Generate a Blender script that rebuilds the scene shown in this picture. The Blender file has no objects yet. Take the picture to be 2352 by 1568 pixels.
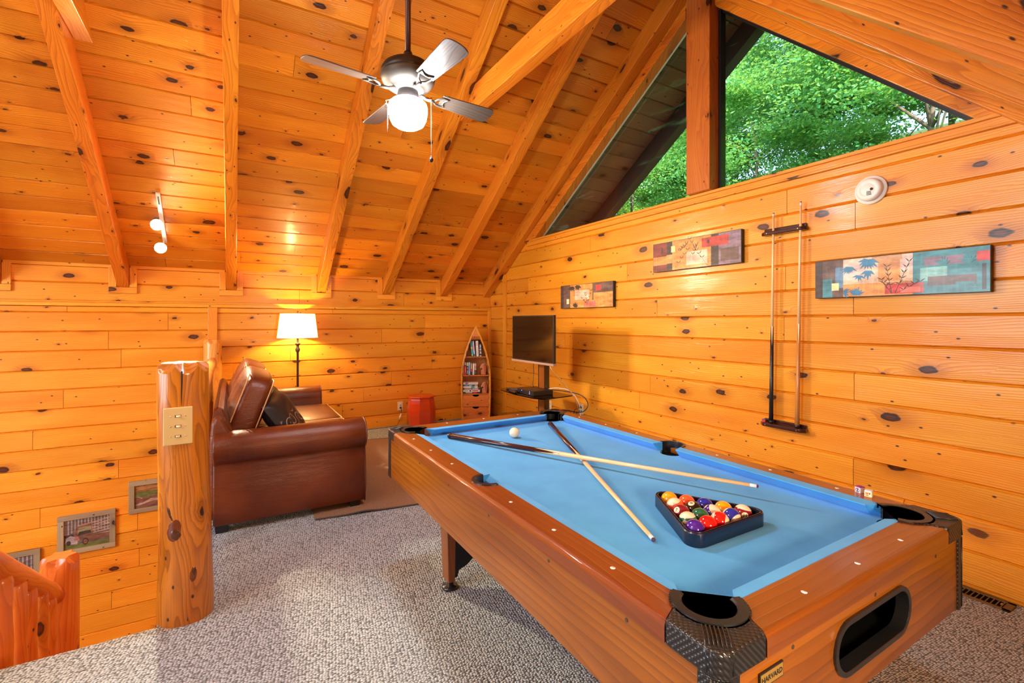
import bpy, math, random
from mathutils import Vector, Matrix, noise
R = random.Random(7)
sc = bpy.context.scene
COL = sc.collection
PI = math.pi
def V(*a): return Vector(a)

# ------------------------------------------------------------------ materials
class NT:
    def __init__(s, name):
        s.m = bpy.data.materials.new(name); s.m.use_nodes = True
        s.t = s.m.node_tree; s.t.nodes.clear()
        s.out = s.t.nodes.new('ShaderNodeOutputMaterial')
    def put(s, sock, v):
        if isinstance(v, bpy.types.NodeSocket): s.t.links.new(v, sock)
        elif isinstance(v, (tuple, list)):
            v = tuple(v)
            if len(sock.default_value) == 4 and len(v) == 3: v = v + (1,)
            sock.default_value = v
        else: sock.default_value = v
    def n(s, typ, ins=None, **props):
        nd = s.t.nodes.new('ShaderNode' + typ)
        for k, v in props.items(): setattr(nd, k, v)
        for k, v in (ins or {}).items(): s.put(nd.inputs[k], v)
        return nd
    def math(s, op, a, b=0.0, c=0.0, clamp=False):
        return s.n('Math', {0: a, 1: b, 2: c}, operation=op, use_clamp=clamp).outputs[0]
    def mix(s, f, a, b, blend='MIX'):
        nd = s.t.nodes.new('ShaderNodeMix'); nd.data_type = 'RGBA'; nd.blend_type = blend
        s.put(nd.inputs[0], f); s.put(nd.inputs[6], a); s.put(nd.inputs[7], b)
        return nd.outputs[2]
    def rng(s, v, a, b, c=0.0, d=1.0, smooth=False):
        nd = s.n('MapRange', {0: v, 1: a, 2: b, 3: c, 4: d})
        if smooth: nd.interpolation_type = 'SMOOTHSTEP'
        return nd.outputs[0]
    def comb(s, x=0.0, y=0.0, z=0.0): return s.n('CombineXYZ', {0: x, 1: y, 2: z}).outputs[0]
    def noise(s, vec, scale, detail=2.0, rough=0.5, dim='3D'):
        return s.n('TexNoise', {'Vector': vec, 'Scale': scale, 'Detail': detail, 'Roughness': rough}, noise_dimensions=dim).outputs['Fac']
    def bsdf(s, color, rough=0.5, metal=0.0, coat=0.0, coat_rough=0.1, spec=0.5, bump=None, bump_d=0.001, **kw):
        ins = {'Base Color': color, 'Roughness': rough, 'Metallic': metal, 'Coat Weight': coat, 'Coat Roughness': coat_rough, 'Specular IOR Level': spec}
        for k, v in kw.items(): ins[k.replace('_', ' ')] = v
        b = s.n('BsdfPrincipled', ins)
        if bump is not None:
            bn = s.n('Bump', {'Height': bump, 'Strength': 1.0, 'Distance': bump_d})
            s.t.links.new(bn.outputs[0], b.inputs['Normal'])
            if coat: s.t.links.new(bn.outputs[0], b.inputs['Coat Normal'])
        s.t.links.new(b.outputs[0], s.out.inputs[0]); return b

def plain(name, color, rough=0.5, metal=0.0, **kw):
    t = NT(name); t.bsdf(color, rough, metal, **kw); return t.m

def emit(name, color, strength):
    t = NT(name); e = t.n('Emission', {'Color': color, 'Strength': strength}); t.t.links.new(e.outputs[0], t.out.inputs[0]); return t.m

def wood(name, light, mid, dark, knots=1.0, rings=55.0, rough=0.38, coat=0.26, tone=0.35, contrast=1.0, kscale=(2.6, 5.2), coat_rough=0.16, ksize=1.0, warp=13.0, huev=1.0):
    """knotty varnished wood; UV = metres along and across the grain, 'seed' = one random colour a board"""
    t = NT(name)
    uv = t.n('UVMap').outputs[0]
    sep = t.n('SeparateXYZ', {0: uv}); u, v = sep.outputs[0], sep.outputs[1]
    seed = t.n('Attribute', attribute_name='seed').outputs['Color']
    ss = t.n('SeparateColor', {0: seed}); s1, s2, s3 = ss.outputs[0], ss.outputs[1], ss.outputs[2]
    kt = 0.0; halo = None; col_k = None
    if knots > 0:
        kv = t.comb(t.math('MULTIPLY', u, kscale[0]), t.math('MULTIPLY', v, kscale[1]), 0.0)
        wob = t.n('TexNoise', {'Vector': t.comb(t.math('MULTIPLY', u, 14.0), t.math('MULTIPLY', v, 26.0), 0.0), 'Scale': 1.0, 'Detail': 2.0}, noise_dimensions='2D').outputs['Color']
        wv = t.n('VectorMath', {0: wob, 1: (0.5, 0.5, 0.5)}, operation='SUBTRACT').outputs[0]
        kv2 = t.n('VectorMath', {0: wv, 1: (0.075, 0.09, 0.0), 2: kv}, operation='MULTIPLY_ADD').outputs[0]
        vo = t.n('TexVoronoi', {'Vector': kv2, 'Scale': 1.0, 'Randomness': 0.95}, voronoi_dimensions='2D', feature='F1')
        d = vo.outputs['Distance']; vc = t.n('SeparateColor', {0: vo.outputs['Color']})
        rr = t.math('MULTIPLY_ADD', t.math('POWER', vc.outputs[0], 2.2), 0.115 * ksize, 0.022 * ksize)
        on = t.rng(vc.outputs[1], 1 - 0.78 * knots, 1 - 0.78 * knots + 0.02)
        q = t.math('DIVIDE', d, rr)                     # 1 at the rim of the knot
        core = t.math('MULTIPLY', t.rng(q, 1.12, 0.86, smooth=True), on)
        inner = t.math('MULTIPLY', t.rng(q, 0.75, 0.35, smooth=True), on)
        halo = t.math('MULTIPLY', t.rng(q, 3.6, 0.9, smooth=True), on)
        swirl = t.math('MULTIPLY', t.math('DIVIDE', 1.0, t.math('MULTIPLY_ADD', t.math('MULTIPLY', q, q), 0.16, 1.0)), on)
        # small pin knots
        pv = t.comb(t.math('MULTIPLY', u, 5.5), t.math('MULTIPLY', v, 10.0), 3.0)
        vp = t.n('TexVoronoi', {'Vector': pv, 'Scale': 1.0, 'Randomness': 1.0}, voronoi_dimensions='2D', feature='F1')
        pc = t.n('SeparateColor', {0: vp.outputs['Color']})
        pin = t.math('MULTIPLY', t.rng(vp.outputs['Distance'], 0.065, 0.03), t.rng(pc.outputs[2], 0.72, 0.74))
    # grain: bands across the board, bent round the knots
    n1 = t.noise(t.comb(t.math('MULTIPLY', u, 0.9), t.math('MULTIPLY', v, 5.0), t.math('MULTIPLY', s3, 30.0)), 1.0, 2.0)
    g = t.math('MULTIPLY_ADD', v, rings, t.math('MULTIPLY', n1, warp))
    if knots > 0: g = t.math('ADD', g, t.math('MULTIPLY', swirl, 3.6))
    band = t.math('FRACT', g)
    band = t.math('POWER', band, 2.2)
    band = t.math('SUBTRACT', band, t.rng(t.math('FRACT', g), 0.93, 1.0))
    fine = t.noise(t.comb(t.math('MULTIPLY', u, 3.0), t.math('MULTIPLY', v, 170.0), 0.0), 1.0, 3.0, 0.6)
    cloud = t.noise(t.comb(t.math('MULTIPLY', u, 1.3), t.math('MULTIPLY', v, 7.0), t.math('MULTIPLY', s2, 20.0)), 1.0, 2.0)
    base = t.mix(t.rng(cloud, 0.3, 0.72), mid, light)
    base = t.mix(t.math('MULTIPLY', band, 0.5 * contrast), base, dark)
    base = t.mix(t.math('MULTIPLY', t.rng(fine, 0.45, 0.8), 0.28 * contrast), base, dark)
    hv = t.n('HueSaturation', {'Hue': t.rng(s2, 0, 1, 0.5 - 0.006 * huev, 0.5 + 0.005 * huev), 'Saturation': 1.0, 'Value': t.rng(s1, 0, 1, 1 - tone, 1 + tone * 0.55), 'Color': base})
    colr = hv.outputs[0]
    if knots > 0:
        dk = (dark[0] * 0.36, dark[1] * 0.28, dark[2] * 0.8); bk = (0.035, 0.012, 0.006); rd = (dark[0] * 0.62, dark[1] * 0.42, dark[2] * 0.5)
        colr = t.mix(t.math('MULTIPLY', halo, 0.42), colr, rd)
        colr = t.mix(core, colr, bk)
        colr = t.mix(t.math('MULTIPLY', inner, t.math('MULTIPLY_ADD', vc.outputs[2], 0.5, 0.45)), colr, dk)
        colr = t.mix(pin, colr, bk)
    bump = t.math('MULTIPLY_ADD', fine, 0.5, t.math('MULTIPLY', band, 0.5))
    wav = t.noise(t.comb(t.math('MULTIPLY', u, 5.0), t.math('MULTIPLY', v, 14.0), 0.0), 1.0, 1.0)
    bump = t.math('MULTIPLY_ADD', wav, 2.2, bump)
    t.bsdf(colr, rough, coat=coat, coat_rough=coat_rough, spec=0.3, bump=bump, bump_d=0.0008)
    return t.m

M = {}
M['wall'] = wood('pine_wall', (0.88, 0.385, 0.030), (0.80, 0.285, 0.012), (0.38, 0.085, 0.003), knots=0.62, tone=0.14, huev=0.8, contrast=1.1, rings=80, warp=9.0, ksize=1.05)
M['ceil'] = wood('pine_ceiling', (0.84, 0.335, 0.024), (0.73, 0.235, 0.010), (0.30, 0.065, 0.003), knots=0.85, tone=0.24, contrast=1.15, rings=75, warp=9.0, huev=0.8, ksize=1.1)
M['beam'] = wood('pine_beam', (0.76, 0.285, 0.020), (0.66, 0.195, 0.010), (0.32, 0.065, 0.004), contrast=1.2, knots=0.75, rings=38, tone=0.16, kscale=(1.6, 4.0))
M['trimw'] = wood('pine_trim', (0.88, 0.39, 0.032), (0.82, 0.30, 0.016), (0.5, 0.13, 0.006), knots=0.45, tone=0.12)
M['post'] = wood('log_post', (0.62, 0.225, 0.014), (0.46, 0.14, 0.007), (0.13, 0.03, 0.002), knots=0.5, rings=30, warp=20.0, tone=0.1, kscale=(1.5, 3.0), coat=0.5, coat_rough=0.12, contrast=1.25, ksize=1.2)
M['log'] = wood('log_rail', (0.86, 0.42, 0.085), (0.76, 0.29, 0.04), (0.44, 0.13, 0.015), knots=0.6, rings=30, tone=0.1, coat=0.5)
M['redlog'] = wood('log_red', (0.70, 0.20, 0.028), (0.60, 0.145, 0.017), (0.34, 0.06, 0.008), knots=0.4, rings=30, tone=0.1, coat=0.5)
M['mull'] = wood('pine_mullion', (0.62, 0.21, 0.035), (0.5, 0.14, 0.02), (0.26, 0.05, 0.008), knots=0.75, rings=45, tone=0.1)
M['apron'] = wood('table_wood', (0.40, 0.125, 0.007), (0.22, 0.058, 0.003), (0.08, 0.018, 0.0015), knots=0, rings=34, rough=0.3, coat=0.55, coat_rough=0.14, tone=0.05, contrast=1.0, warp=5.0)
M['rail'] = wood('rail_wood', (0.29, 0.082, 0.014), (0.21, 0.052, 0.008), (0.11, 0.024, 0.004), knots=0, rings=40, warp=5.0, rough=0.28, coat=0.6, coat_rough=0.12, tone=0.05, contrast=0.7)
M['cherry'] = wood('dark_cherry', (0.055, 0.010, 0.006), (0.035, 0.006, 0.004), (0.015, 0.003, 0.002), knots=0, rings=60, rough=0.25, coat=0.7, coat_rough=0.08, tone=0.05)
M['shelfw'] = wood('shelf_wood', (0.78, 0.28, 0.045), (0.66, 0.20, 0.027), (0.34, 0.08, 0.012), knots=0.6, tone=0.15, kscale=(5, 9))
M['barn'] = wood('barn_wood', (0.40, 0.33, 0.19), (0.28, 0.22, 0.12), (0.12, 0.09, 0.05), knots=0.3, rings=90, rough=0.8, coat=0.0, tone=0.2, kscale=(4, 8))
M['maple'] = wood('maple_shaft', (0.86, 0.62, 0.34), (0.80, 0.52, 0.26), (0.62, 0.36, 0.16), knots=0, rings=120, rough=0.3, coat=0.4, tone=0.03, contrast=0.4)
M['blade'] = wood('blade_wood', (0.115, 0.085, 0.065), (0.08, 0.058, 0.045), (0.022, 0.015, 0.012), knots=0, rings=60, rough=0.33, coat=0.35, tone=0.05, contrast=1.3)
M['soffit'] = wood('soffit_wood', (0.38, 0.18, 0.14), (0.31, 0.145, 0.11), (0.15, 0.07, 0.06), knots=0.6, rough=0.7, coat=0.0, tone=0.2)
M['dkwood'] = plain('fascia_dark', (0.045, 0.033, 0.026), 0.7)
M['blackp'] = plain('black_plastic', (0.012, 0.012, 0.014), 0.32)
M['blackm'] = plain('black_metal', (0.014, 0.014, 0.016), 0.3, coat=0.4)
M['rack'] = plain('rack_plastic', (0.003, 0.008, 0.030), 0.28, coat=0.25)
M['bezel'] = plain('tv_bezel', (0.42, 0.27, 0.19), 0.4, 0.3)
M['dkcol'] = plain('column_black', (0.012, 0.010, 0.010), 0.25, coat=0.5)
M['rubberg'] = plain('button_grey', (0.12, 0.12, 0.12), 0.6)
M['bronze'] = plain('bronze', (0.10, 0.062, 0.035), 0.42, 0.6)
M['fanmetal'] = plain('fan_pewter', (0.055, 0.045, 0.037), 0.5, 0.3)
M['fandark'] = plain('fan_dark', (0.020, 0.016, 0.016), 0.42, 0.4)
M['rod'] = plain('fan_rod', (0.06, 0.018, 0.014), 0.4, 0.3)
M['chrome'] = plain('chain', (0.6, 0.58, 0.52), 0.3, 1.0)
M['white'] = plain('white_plastic', (0.78, 0.77, 0.72), 0.4)
M['ivory'] = plain('ivory_plastic', (0.66, 0.54, 0.25), 0.38)
M['ivory2'] = plain('outlet_ivory', (0.78, 0.66, 0.44), 0.4)
M['slot'] = plain('slot_dark', (0.05, 0.035, 0.02), 0.6)
M['pearl'] = plain('inlay_pearl', (0.85, 0.82, 0.78), 0.25)
M['alum'] = plain('aluminium', (0.72, 0.74, 0.78), 0.35, 0.5)
M['screw'] = plain('screw_steel', (0.6, 0.58, 0.52), 0.35, 0.8)
M['brass'] = plain('brass_plate', (0.62, 0.38, 0.09), 0.35, 0.6)
M['ink'] = plain('ink', (0.015, 0.013, 0.012), 0.5)
M['paper'] = plain('paper', (0.80, 0.74, 0.62), 0.8)
M['vent'] = plain('vent_bronze', (0.16, 0.10, 0.035), 0.45, 0.4)
M['void'] = plain('void_black', (0.002, 0.002, 0.002), 0.95, spec=0.1)
M['concrete'] = plain('lower_floor', (0.25, 0.16, 0.08), 0.7)

def textured_plastic():
    t = NT('castings_textured')
    co = t.n('TexCoord').outputs['Object']
    s = t.n('SeparateXYZ', {0: co})
    sm = t.math('ADD', s.outputs[0], s.outputs[1]); df = t.math('SUBTRACT', s.outputs[0], s.outputs[1])
    a = t.math('PINGPONG', t.math('MULTIPLY', t.math('ADD', sm, s.outputs[2]), 150.0), 1.0)
    b = t.math('PINGPONG', t.math('MULTIPLY', t.math('ADD', df, s.outputs[2]), 150.0), 1.0)
    h = t.math('MULTIPLY', a, b)
    t.bsdf(t.mix(h, (0.008, 0.008, 0.009), (0.045, 0.044, 0.044)), 0.30, bump=h, bump_d=0.0018); return t.m
M['caststex'] = textured_plastic()

def leather():
    t = NT('leather')
    co = t.n('TexCoord').outputs['Object']
    big = t.noise(co, 3.0, 3.0); sm = t.noise(co, 240.0, 2.0)
    cr = t.n('TexVoronoi', {'Vector': co, 'Scale': 150.0}, feature='DISTANCE_TO_EDGE').outputs['Distance']
    wr = t.noise(t.n('Mapping', {'Vector': co, 'Scale': (3.0, 3.0, 16.0)}).outputs[0], 2.0, 3.0, 0.6)
    c = t.mix(t.rng(big, 0.35, 0.68), (0.085, 0.015, 0.0035), (0.165, 0.035, 0.007))
    h = t.math('ADD', t.math('MULTIPLY', cr, 0.6), t.math('ADD', t.math('MULTIPLY', sm, 0.2), t.math('MULTIPLY', wr, 2.0)))
    t.bsdf(c, 0.36, coat=0.15, coat_rough=0.25, spec=0.4, bump=h, bump_d=0.0016); return t.m
M['leather'] = leather()
M['piping'] = plain('piping_tan', (0.55, 0.30, 0.12), 0.5)
M['pipingd'] = plain('piping_dark', (0.12, 0.022, 0.008), 0.4)

def felt():
    t = NT('felt')
    co = t.n('TexCoord').outputs['Object']
    n1 = t.noise(co, 700.0, 2.0); n2 = t.noise(co, 5.0, 3.0)
    c = t.mix(t.rng(n2, 0.35, 0.65), (0.040, 0.31, 0.74), (0.055, 0.37, 0.82))
    c = t.mix(t.math('MULTIPLY', t.rng(n1, 0.6, 0.75), 0.25), c, (0.16, 0.50, 0.86))
    t.bsdf(c, 0.95, spec=0.15, bump=n1, bump_d=0.0004, **{'Sheen_Weight': 0.15}); return t.m
M['felt'] = felt()

def carpet(name, ca, cb, cdark, scale=95.0, bumpd=0.008, aniso=(1.0, 1.45)):
    t = NT(name)
    co = t.n('TexCoord').outputs['Object']
    mp = t.n('Mapping', {'Vector': co, 'Scale': (aniso[0], aniso[1], 1.0), 'Rotation': (0, 0, 0.12)}).outputs[0]
    vo = t.n('TexVoronoi', {'Vector': mp, 'Scale': scale, 'Randomness': 0.55}, voronoi_dimensions='2D')
    vc = t.n('SeparateColor', {0: vo.outputs['Color']})
    n2 = t.noise(co, 1.7, 3.0); n3 = t.noise(co, 420.0, 2.0)
    c = t.mix(vc.outputs[0], ca, cb)
    c = t.mix(t.math('MULTIPLY', t.rng(vc.outputs[1], 0.80, 0.86), 0.55), c, cdark)
    c = t.mix(t.math('MULTIPLY', t.rng(vo.outputs['Distance'], 0.30, 0.60), 0.9), c, cdark)
    c = t.mix(t.math('MULTIPLY', t.rng(n2, 0.3, 0.7), 0.22), c, (ca[0] * 0.6, ca[1] * 0.58, ca[2] * 0.55))
    h = t.math('SUBTRACT', t.math('MULTIPLY', n3, 0.25), t.math('MULTIPLY', vo.outputs['Distance'], 1.2))
    t.bsdf(c, 0.95, spec=0.1, bump=h, bump_d=bumpd); return t.m
M['carpet'] = carpet('berber_carpet', (0.52, 0.60, 0.65), (0.75, 0.84, 0.90), (0.10, 0.10, 0.10), scale=80)
M['rug'] = carpet('rug', (0.36, 0.21, 0.12), (0.46, 0.29, 0.18), (0.24, 0.13, 0.075), scale=190, bumpd=0.003)
M['rugedge'] = plain('rug_edge', (0.07, 0.055, 0.05), 0.9)

def shade_mat():
    t = NT('lamp_shade')
    d = t.n('BsdfDiffuse', {'Color': (0.85, 0.72, 0.50)}); tr = t.n('BsdfTranslucent', {'Color': (0.75, 0.60, 0.30)})
    mx = t.n('MixShader', {0: 0.6, 1: d.outputs[0], 2: tr.outputs[0]}); t.t.links.new(mx.outputs[0], t.out.inputs[0]); return t.m
M['shade'] = shade_mat()
M['globe'] = emit('globe_glass', (0.94, 0.97, 1.0), 205.0)
M['bulb'] = emit('spot_bulb', (1.0, 0.83, 0.55), 60.0)
M['led'] = emit('blue_led', (0.15, 0.25, 1.0), 6.0)

def glass(name, tint, refl=0.09, streaks=0.0):
    t = NT(name)
    tr = t.n('BsdfTransparent', {'Color': tint}); gl = t.n('BsdfGlossy', {'Color': (1, 1, 1), 'Roughness': 0.02})
    fr = t.n('LayerWeight', {'Blend': 0.25}).outputs['Fresnel']
    mx = t.n('MixShader', {0: t.math('MULTIPLY', fr, refl * 4), 1: tr.outputs[0], 2: gl.outputs[0]}).outputs[0]
    if streaks:  # noise-driven pale translucent streaks over the pane
        co = t.n('TexCoord').outputs['Object']
        n = t.noise(t.n('Mapping', {'Vector': co, 'Rotation': (0.6, 0, 0), 'Scale': (1, 0.7, 5.0)}).outputs[0], 1.6, 5.0, 0.62)
        df = t.n('BsdfTranslucent', {'Color': (0.75, 0.85, 0.95)})
        mx = t.n('MixShader', {0: t.math('MULTIPLY', t.rng(n, 0.60, 0.80), streaks), 1: mx, 2: df.outputs[0]}).outputs[0]
    t.t.links.new(mx, t.out.inputs[0]); return t.m
M['pane'] = glass('window_pane', (0.93, 0.97, 0.96), 0.05, 0.30)
M['dglass'] = glass('smoked_glass', (0.10, 0.07, 0.06), 0.30)
M['screen'] = plain('tv_screen', (0.003, 0.0025, 0.002), 0.08, spec=0.45)

def leafmat(name, a, b, c):
    t = NT(name)
    s = t.n('SeparateColor', {0: t.n('Attribute', attribute_name='seed').outputs['Color']})
    col = t.mix(s.outputs[0], a, b); col = t.mix(t.rng(s.outputs[1], 0.8, 1.0), col, c)
    d = t.n('BsdfDiffuse', {'Color': col}); tr = t.n('BsdfTranslucent', {'Color': t.mix(0.5, col, (0.45, 0.62, 0.05))})
    g = t.n('BsdfGlossy', {'Color': (1, 1, 1), 'Roughness': 0.45})
    m1 = t.n('MixShader', {0: 0.45, 1: d.outputs[0], 2: tr.outputs[0]}); m2 = t.n('MixShader', {0: 0.0, 1: m1.outputs[0], 2: g.outputs[0]})
    t.t.links.new(m2.outputs[0], t.out.inputs[0]); return t.m
M['leafA'] = leafmat('leaf_green', (0.06, 0.30, 0.12), (0.20, 0.52, 0.16), (0.42, 0.66, 0.12))
M['leafB'] = leafmat('leaf_lime', (0.22, 0.52, 0.10), (0.40, 0.68, 0.12), (0.75, 0.75, 0.10))
M['bark'] = plain('bark', (0.16, 0.12, 0.085), 0.9)
M['ground'] = plain('forest_floor', (0.05, 0.085, 0.025), 0.95)
M['shutter'] = plain('roofing', (0.08, 0.07, 0.065), 0.9)

# ------------------------------------------------------------------ mesh builder
class MB:
    def __init__(s): s.v = []; s.f = []; s.m = []; s.uv = []; s.sd = []; s.sm = []
    def add(s, vs, fs, m=0, uvs=None, seed=None, smooth=False):
        o = len(s.v); s.v += [tuple(p) for p in vs]
        if seed is None: seed = (R.random(), R.random(), R.random())
        for i, f in enumerate(fs):
            s.f.append([o + k for k in f]); s.m.append(m); s.sm.append(smooth); s.sd.append(seed)
            s.uv.append(uvs[i] if uvs else None)
    def quadbox(s, c8, m=0, grain=0, seed=None, skip=()):
        """c8: corners ordered (-,-,-),(+,-,-),(+,+,-),(-,+,-) then the same with + in the third axis; grain: axis index"""
        c = [Vector(p) for p in c8]
        faces = [(0, 3, 2, 1), (4, 5, 6, 7), (0, 1, 5, 4), (2, 3, 7, 6), (1, 2, 6, 5), (3, 0, 4, 7)]
        L = [(c[1] - c[0]).length, (c[3] - c[0]).length, (c[4] - c[0]).length]
        ijk = [(0, 0, 0), (1, 0, 0), (1, 1, 0), (0, 1, 0), (0, 0, 1), (1, 0, 1), (1, 1, 1), (0, 1, 1)]
        ou, ov = R.random() * 60, R.random() * 60
        ax = [1, 1, 1]; oth = [a for a in range(3) if a != grain]
        uvs = []
        for f in faces:
            w = []
            for k in f:
                t = ijk[k]; w.append((ou + t[grain] * L[grain], ov + t[oth[0]] * L[oth[0]] + t[oth[1]] * L[oth[1]] * 1.0))
            uvs.append(w)
        keep = [i for i in range(6) if i not in skip]
        s.add(c, [faces[i] for i in keep], m, [uvs[i] for i in keep], seed)
    def box(s, lo, hi, m=0, grain=None, seed=None, mat=None, skip=()):
        x0, y0, z0 = lo; x1, y1, z1 = hi
        c = [(x0, y0, z0), (x1, y0, z0), (x1, y1, z0), (x0, y1, z0), (x0, y0, z1), (x1, y0, z1), (x1, y1, z1), (x0, y1, z1)]
        if mat is not None: c = [mat @ Vector(p) for p in c]
        if grain is None:
            d = [x1 - x0, y1 - y0, z1 - z0]; grain = d.index(max(d))
        s.quadbox(c, m, grain, seed, skip)
    def beam(s, p0, p1, side, up, w, h, m=0, seed=None):
        """grain along p0->p1; side, up: unit vectors; w along side, h along up, p0/p1 on the lower-left edge line"""
        p0, p1, a, b = Vector(p0), Vector(p1), Vector(side) * w, Vector(up) * h
        s.quadbox([p0, p1, p1 + a, p0 + a, p0 + b, p1 + b, p1 + a + b, p0 + a + b], m, 0, seed)
    def tube(s, pts, rad, seg=10, m=0, caps=True, smooth=True, closed=False, seed=None, flat=None):
        pts = [Vector(p) for p in pts]; n = len(pts)
        if not hasattr(rad, '__len__'): rad = [rad] * n
        vs = []; prev = None; lens = [0.0]
        for i in range(1, n): lens.append(lens[-1] + (pts[i] - pts[i - 1]).length)
        for i, p in enumerate(pts):
            if closed: t = pts[(i + 1) % n] - pts[i - 1]
            else: t = pts[min(i + 1, n - 1)] - pts[max(i - 1, 0)]
            t.normalize()
            if prev is None:
                a = Vector((0, 0, 1)) if abs(t.z) < 0.9 else Vector((1, 0, 0))
                nx = t.cross(a).normalized()
            else: nx = (prev - t * prev.dot(t)).normalized()
            prev = nx; ny = t.cross(nx)
            for k in range(seg):
                an = 2 * PI * k / seg
                vs.append(p + (nx * math.cos(an) + ny * math.sin(an)) * rad[i])
        fs = []; uvs = []; ou, ov = R.random() * 60, R.random() * 60
        rm = max(rad)
        for i in range(n if closed else n - 1):
            j = (i + 1) % n
            for k in range(seg):
                k2 = (k + 1) % seg
                fs.append((i * seg + k, i * seg + k2, j * seg + k2, j * seg + k))
                l0 = lens[i]; l1 = lens[j] if j > i else lens[i] + 0.1
                uvs.append([(ou + l0, ov + 2 * PI * rm * k / seg), (ou + l0, ov + 2 * PI * rm * (k + 1) / seg), (ou + l1, ov + 2 * PI * rm * (k + 1) / seg), (ou + l1, ov + 2 * PI * rm * k / seg)])
        if seed is None: seed = (R.random(), R.random(), R.random())
        o = len(s.v)
        s.add(vs, fs, m, uvs, seed, smooth)
        if caps and not closed:
            for base, rev in ((0, True), ((n - 1) * seg, False)):
                ring = list(range(base, base + seg))
                if rev: ring = ring[::-1]
                s.f.append([o + k for k in ring]); s.m.append(m); s.sm.append(False); s.sd.append(seed)
                s.uv.append([(ou + 0.1 * (vs[k] - vs[base]).length, ov + 0.3 * (vs[k] - vs[ring[2]]).length) for k in ring])
    def lathe(s, prof, seg=24, m=0, c=(0, 0, 0), smooth=True, mat=None, seed=None, fn=None, caps=True):
        vs = []; n = len(prof); c = Vector(c)
        for (r, z) in prof:
            for k in range(seg):
                a = 2 * PI * k / seg; rr = r
                if fn: rr, z2 = fn(a, r, z)
                else: z2 = z
                p = Vector((rr * math.cos(a), rr * math.sin(a), z2))
                if mat is not None: p = mat @ p
                vs.append(p + c)
        fs = []; uvs = []; ou, ov = R.random() * 60, R.random() * 60
        rm = max(p[0] for p in prof); l = 0.0; ls = [0.0]
        for i in range(1, n): l += math.hypot(prof[i][0] - prof[i - 1][0], prof[i][1] - prof[i - 1][1]); ls.append(l)
        for i in range(n - 1):
            for k in range(seg):
                k2 = (k + 1) % seg
                fs.append((i * seg + k, i * seg + k2, (i + 1) * seg + k2, (i + 1) * seg + k))
                uvs.append([(ou + ls[i], ov + 2 * PI * rm * k / seg), (ou + ls[i], ov + 2 * PI * rm * (k + 1) / seg), (ou + ls[i + 1], ov + 2 * PI * rm * (k + 1) / seg), (ou + ls[i + 1], ov + 2 * PI * rm * k / seg)])
        s.add(vs, fs, m, uvs, seed, smooth)
        o = len(s.v) - len(vs)
        for base, rev, idx in ((0, True, 0), ((n - 1) * seg, False, n - 1)):
            if caps and prof[idx][0] > 1e-5:
                ring = list(range(base, base + seg))
                if rev: ring = ring[::-1]
                s.f.append([o + k for k in ring]); s.m.append(m); s.sm.append(False); s.sd.append(s.sd[-1]); s.uv.append([(ou + vs[k].x, ov + vs[k].y) for k in ring])
    def prism(s, poly, z0, z1, m=0, O=(0, 0, 0), X=(1, 0, 0), Y=(0, 1, 0), Z=(0, 0, 1), grain=0, caps=(True, True), smooth_side=False, seed=None, flip=False):
        O, X, Y, Z = Vector(O), Vector(X), Vector(Y), Vector(Z); n = len(poly)
        P = lambda p, z: O + X * p[0] + Y * p[1] + Z * z
        ar = sum(poly[i][0] * poly[(i + 1) % n][1] - poly[(i + 1) % n][0] * poly[i][1] for i in range(n))
        if ar < 0: poly = poly[::-1]
        if X.cross(Y).dot(Z) * (z1 - z0) < 0: z0, z1 = z1, z0
        vs = [P(p, z0) for p in poly] + [P(p, z1) for p in poly]
        ou, ov = R.random() * 60, R.random() * 60
        cv = lambda p: (ou + p[grain], ov + p[1 - grain])
        fs = []; uvs = []
        if seed is None: seed = (R.random(), R.random(), R.random())
        if caps[0]: fs.append(tuple(range(n - 1, -1, -1))); uvs.append([cv(poly[i]) for i in range(n - 1, -1, -1)])
        if caps[1]: fs.append(tuple(range(n, 2 * n))); uvs.append([cv(p) for p in poly])
        s.add(vs, fs, m, uvs, seed)
        o = len(s.v) - 2 * n
        for i in range(n):
            j = (i + 1) % n
            s.f.append([o + i, o + j, o + n + j, o + n + i]); s.m.append(m); s.sm.append(smooth_side); s.sd.append(seed)
            a, b = cv(poly[i]), cv(poly[j]); h = abs(z1 - z0)
            if abs(a[0] - b[0]) > abs(a[1] - b[1]): s.uv.append([(a[0], a[1]), (b[0], b[1]), (b[0], b[1] + h), (a[0], a[1] + h)])
            else: s.uv.append([(a[0], a[1]), (b[0], b[1]), (b[0] + h, b[1]), (a[0] + h, a[1])])
    def sphere(s, c, r, seg=24, rings=14, m=0, sc3=(1, 1, 1), seed=None):
        prof = [(r * math.sin(PI * i / rings), -r * math.cos(PI * i / rings)) for i in range(rings + 1)]
        prof[0] = (1e-6, -r); prof[-1] = (1e-6, r)
        s.lathe(prof, seg, m, c, True, Matrix.Diagonal(Vector(sc3 + (1,))), seed)
    def superbox(s, size, mat, n=14, e=4.0, m=0, puff=0.0, fn=None):
        """rounded cushion: superellipsoid of full size (sx,sy,sz)"""
        vs = []; fs = []; a, b, c = [q / 2 for q in size]
        def sg(x, p): return math.copysign(abs(x) ** p, x)
        q = 2.0 / e; nu, nv = n * 4, n * 2
        for j in range(nv + 1):
            ph = -PI / 2 + PI * j / nv
            for i in range(nu):
                th = 2 * PI * i / nu
                p = Vector((a * sg(math.cos(ph), q) * sg(math.cos(th), q), b * sg(math.cos(ph), q) * sg(math.sin(th), q), c * sg(math.sin(ph), q)))
                if fn: p = fn(p)
                vs.append(mat @ p)
        for j in range(nv):
            for i in range(nu):
                fs.append((j * nu + i, j * nu + (i + 1) % nu, (j + 1) * nu + (i + 1) % nu, (j + 1) * nu + i))
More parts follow.
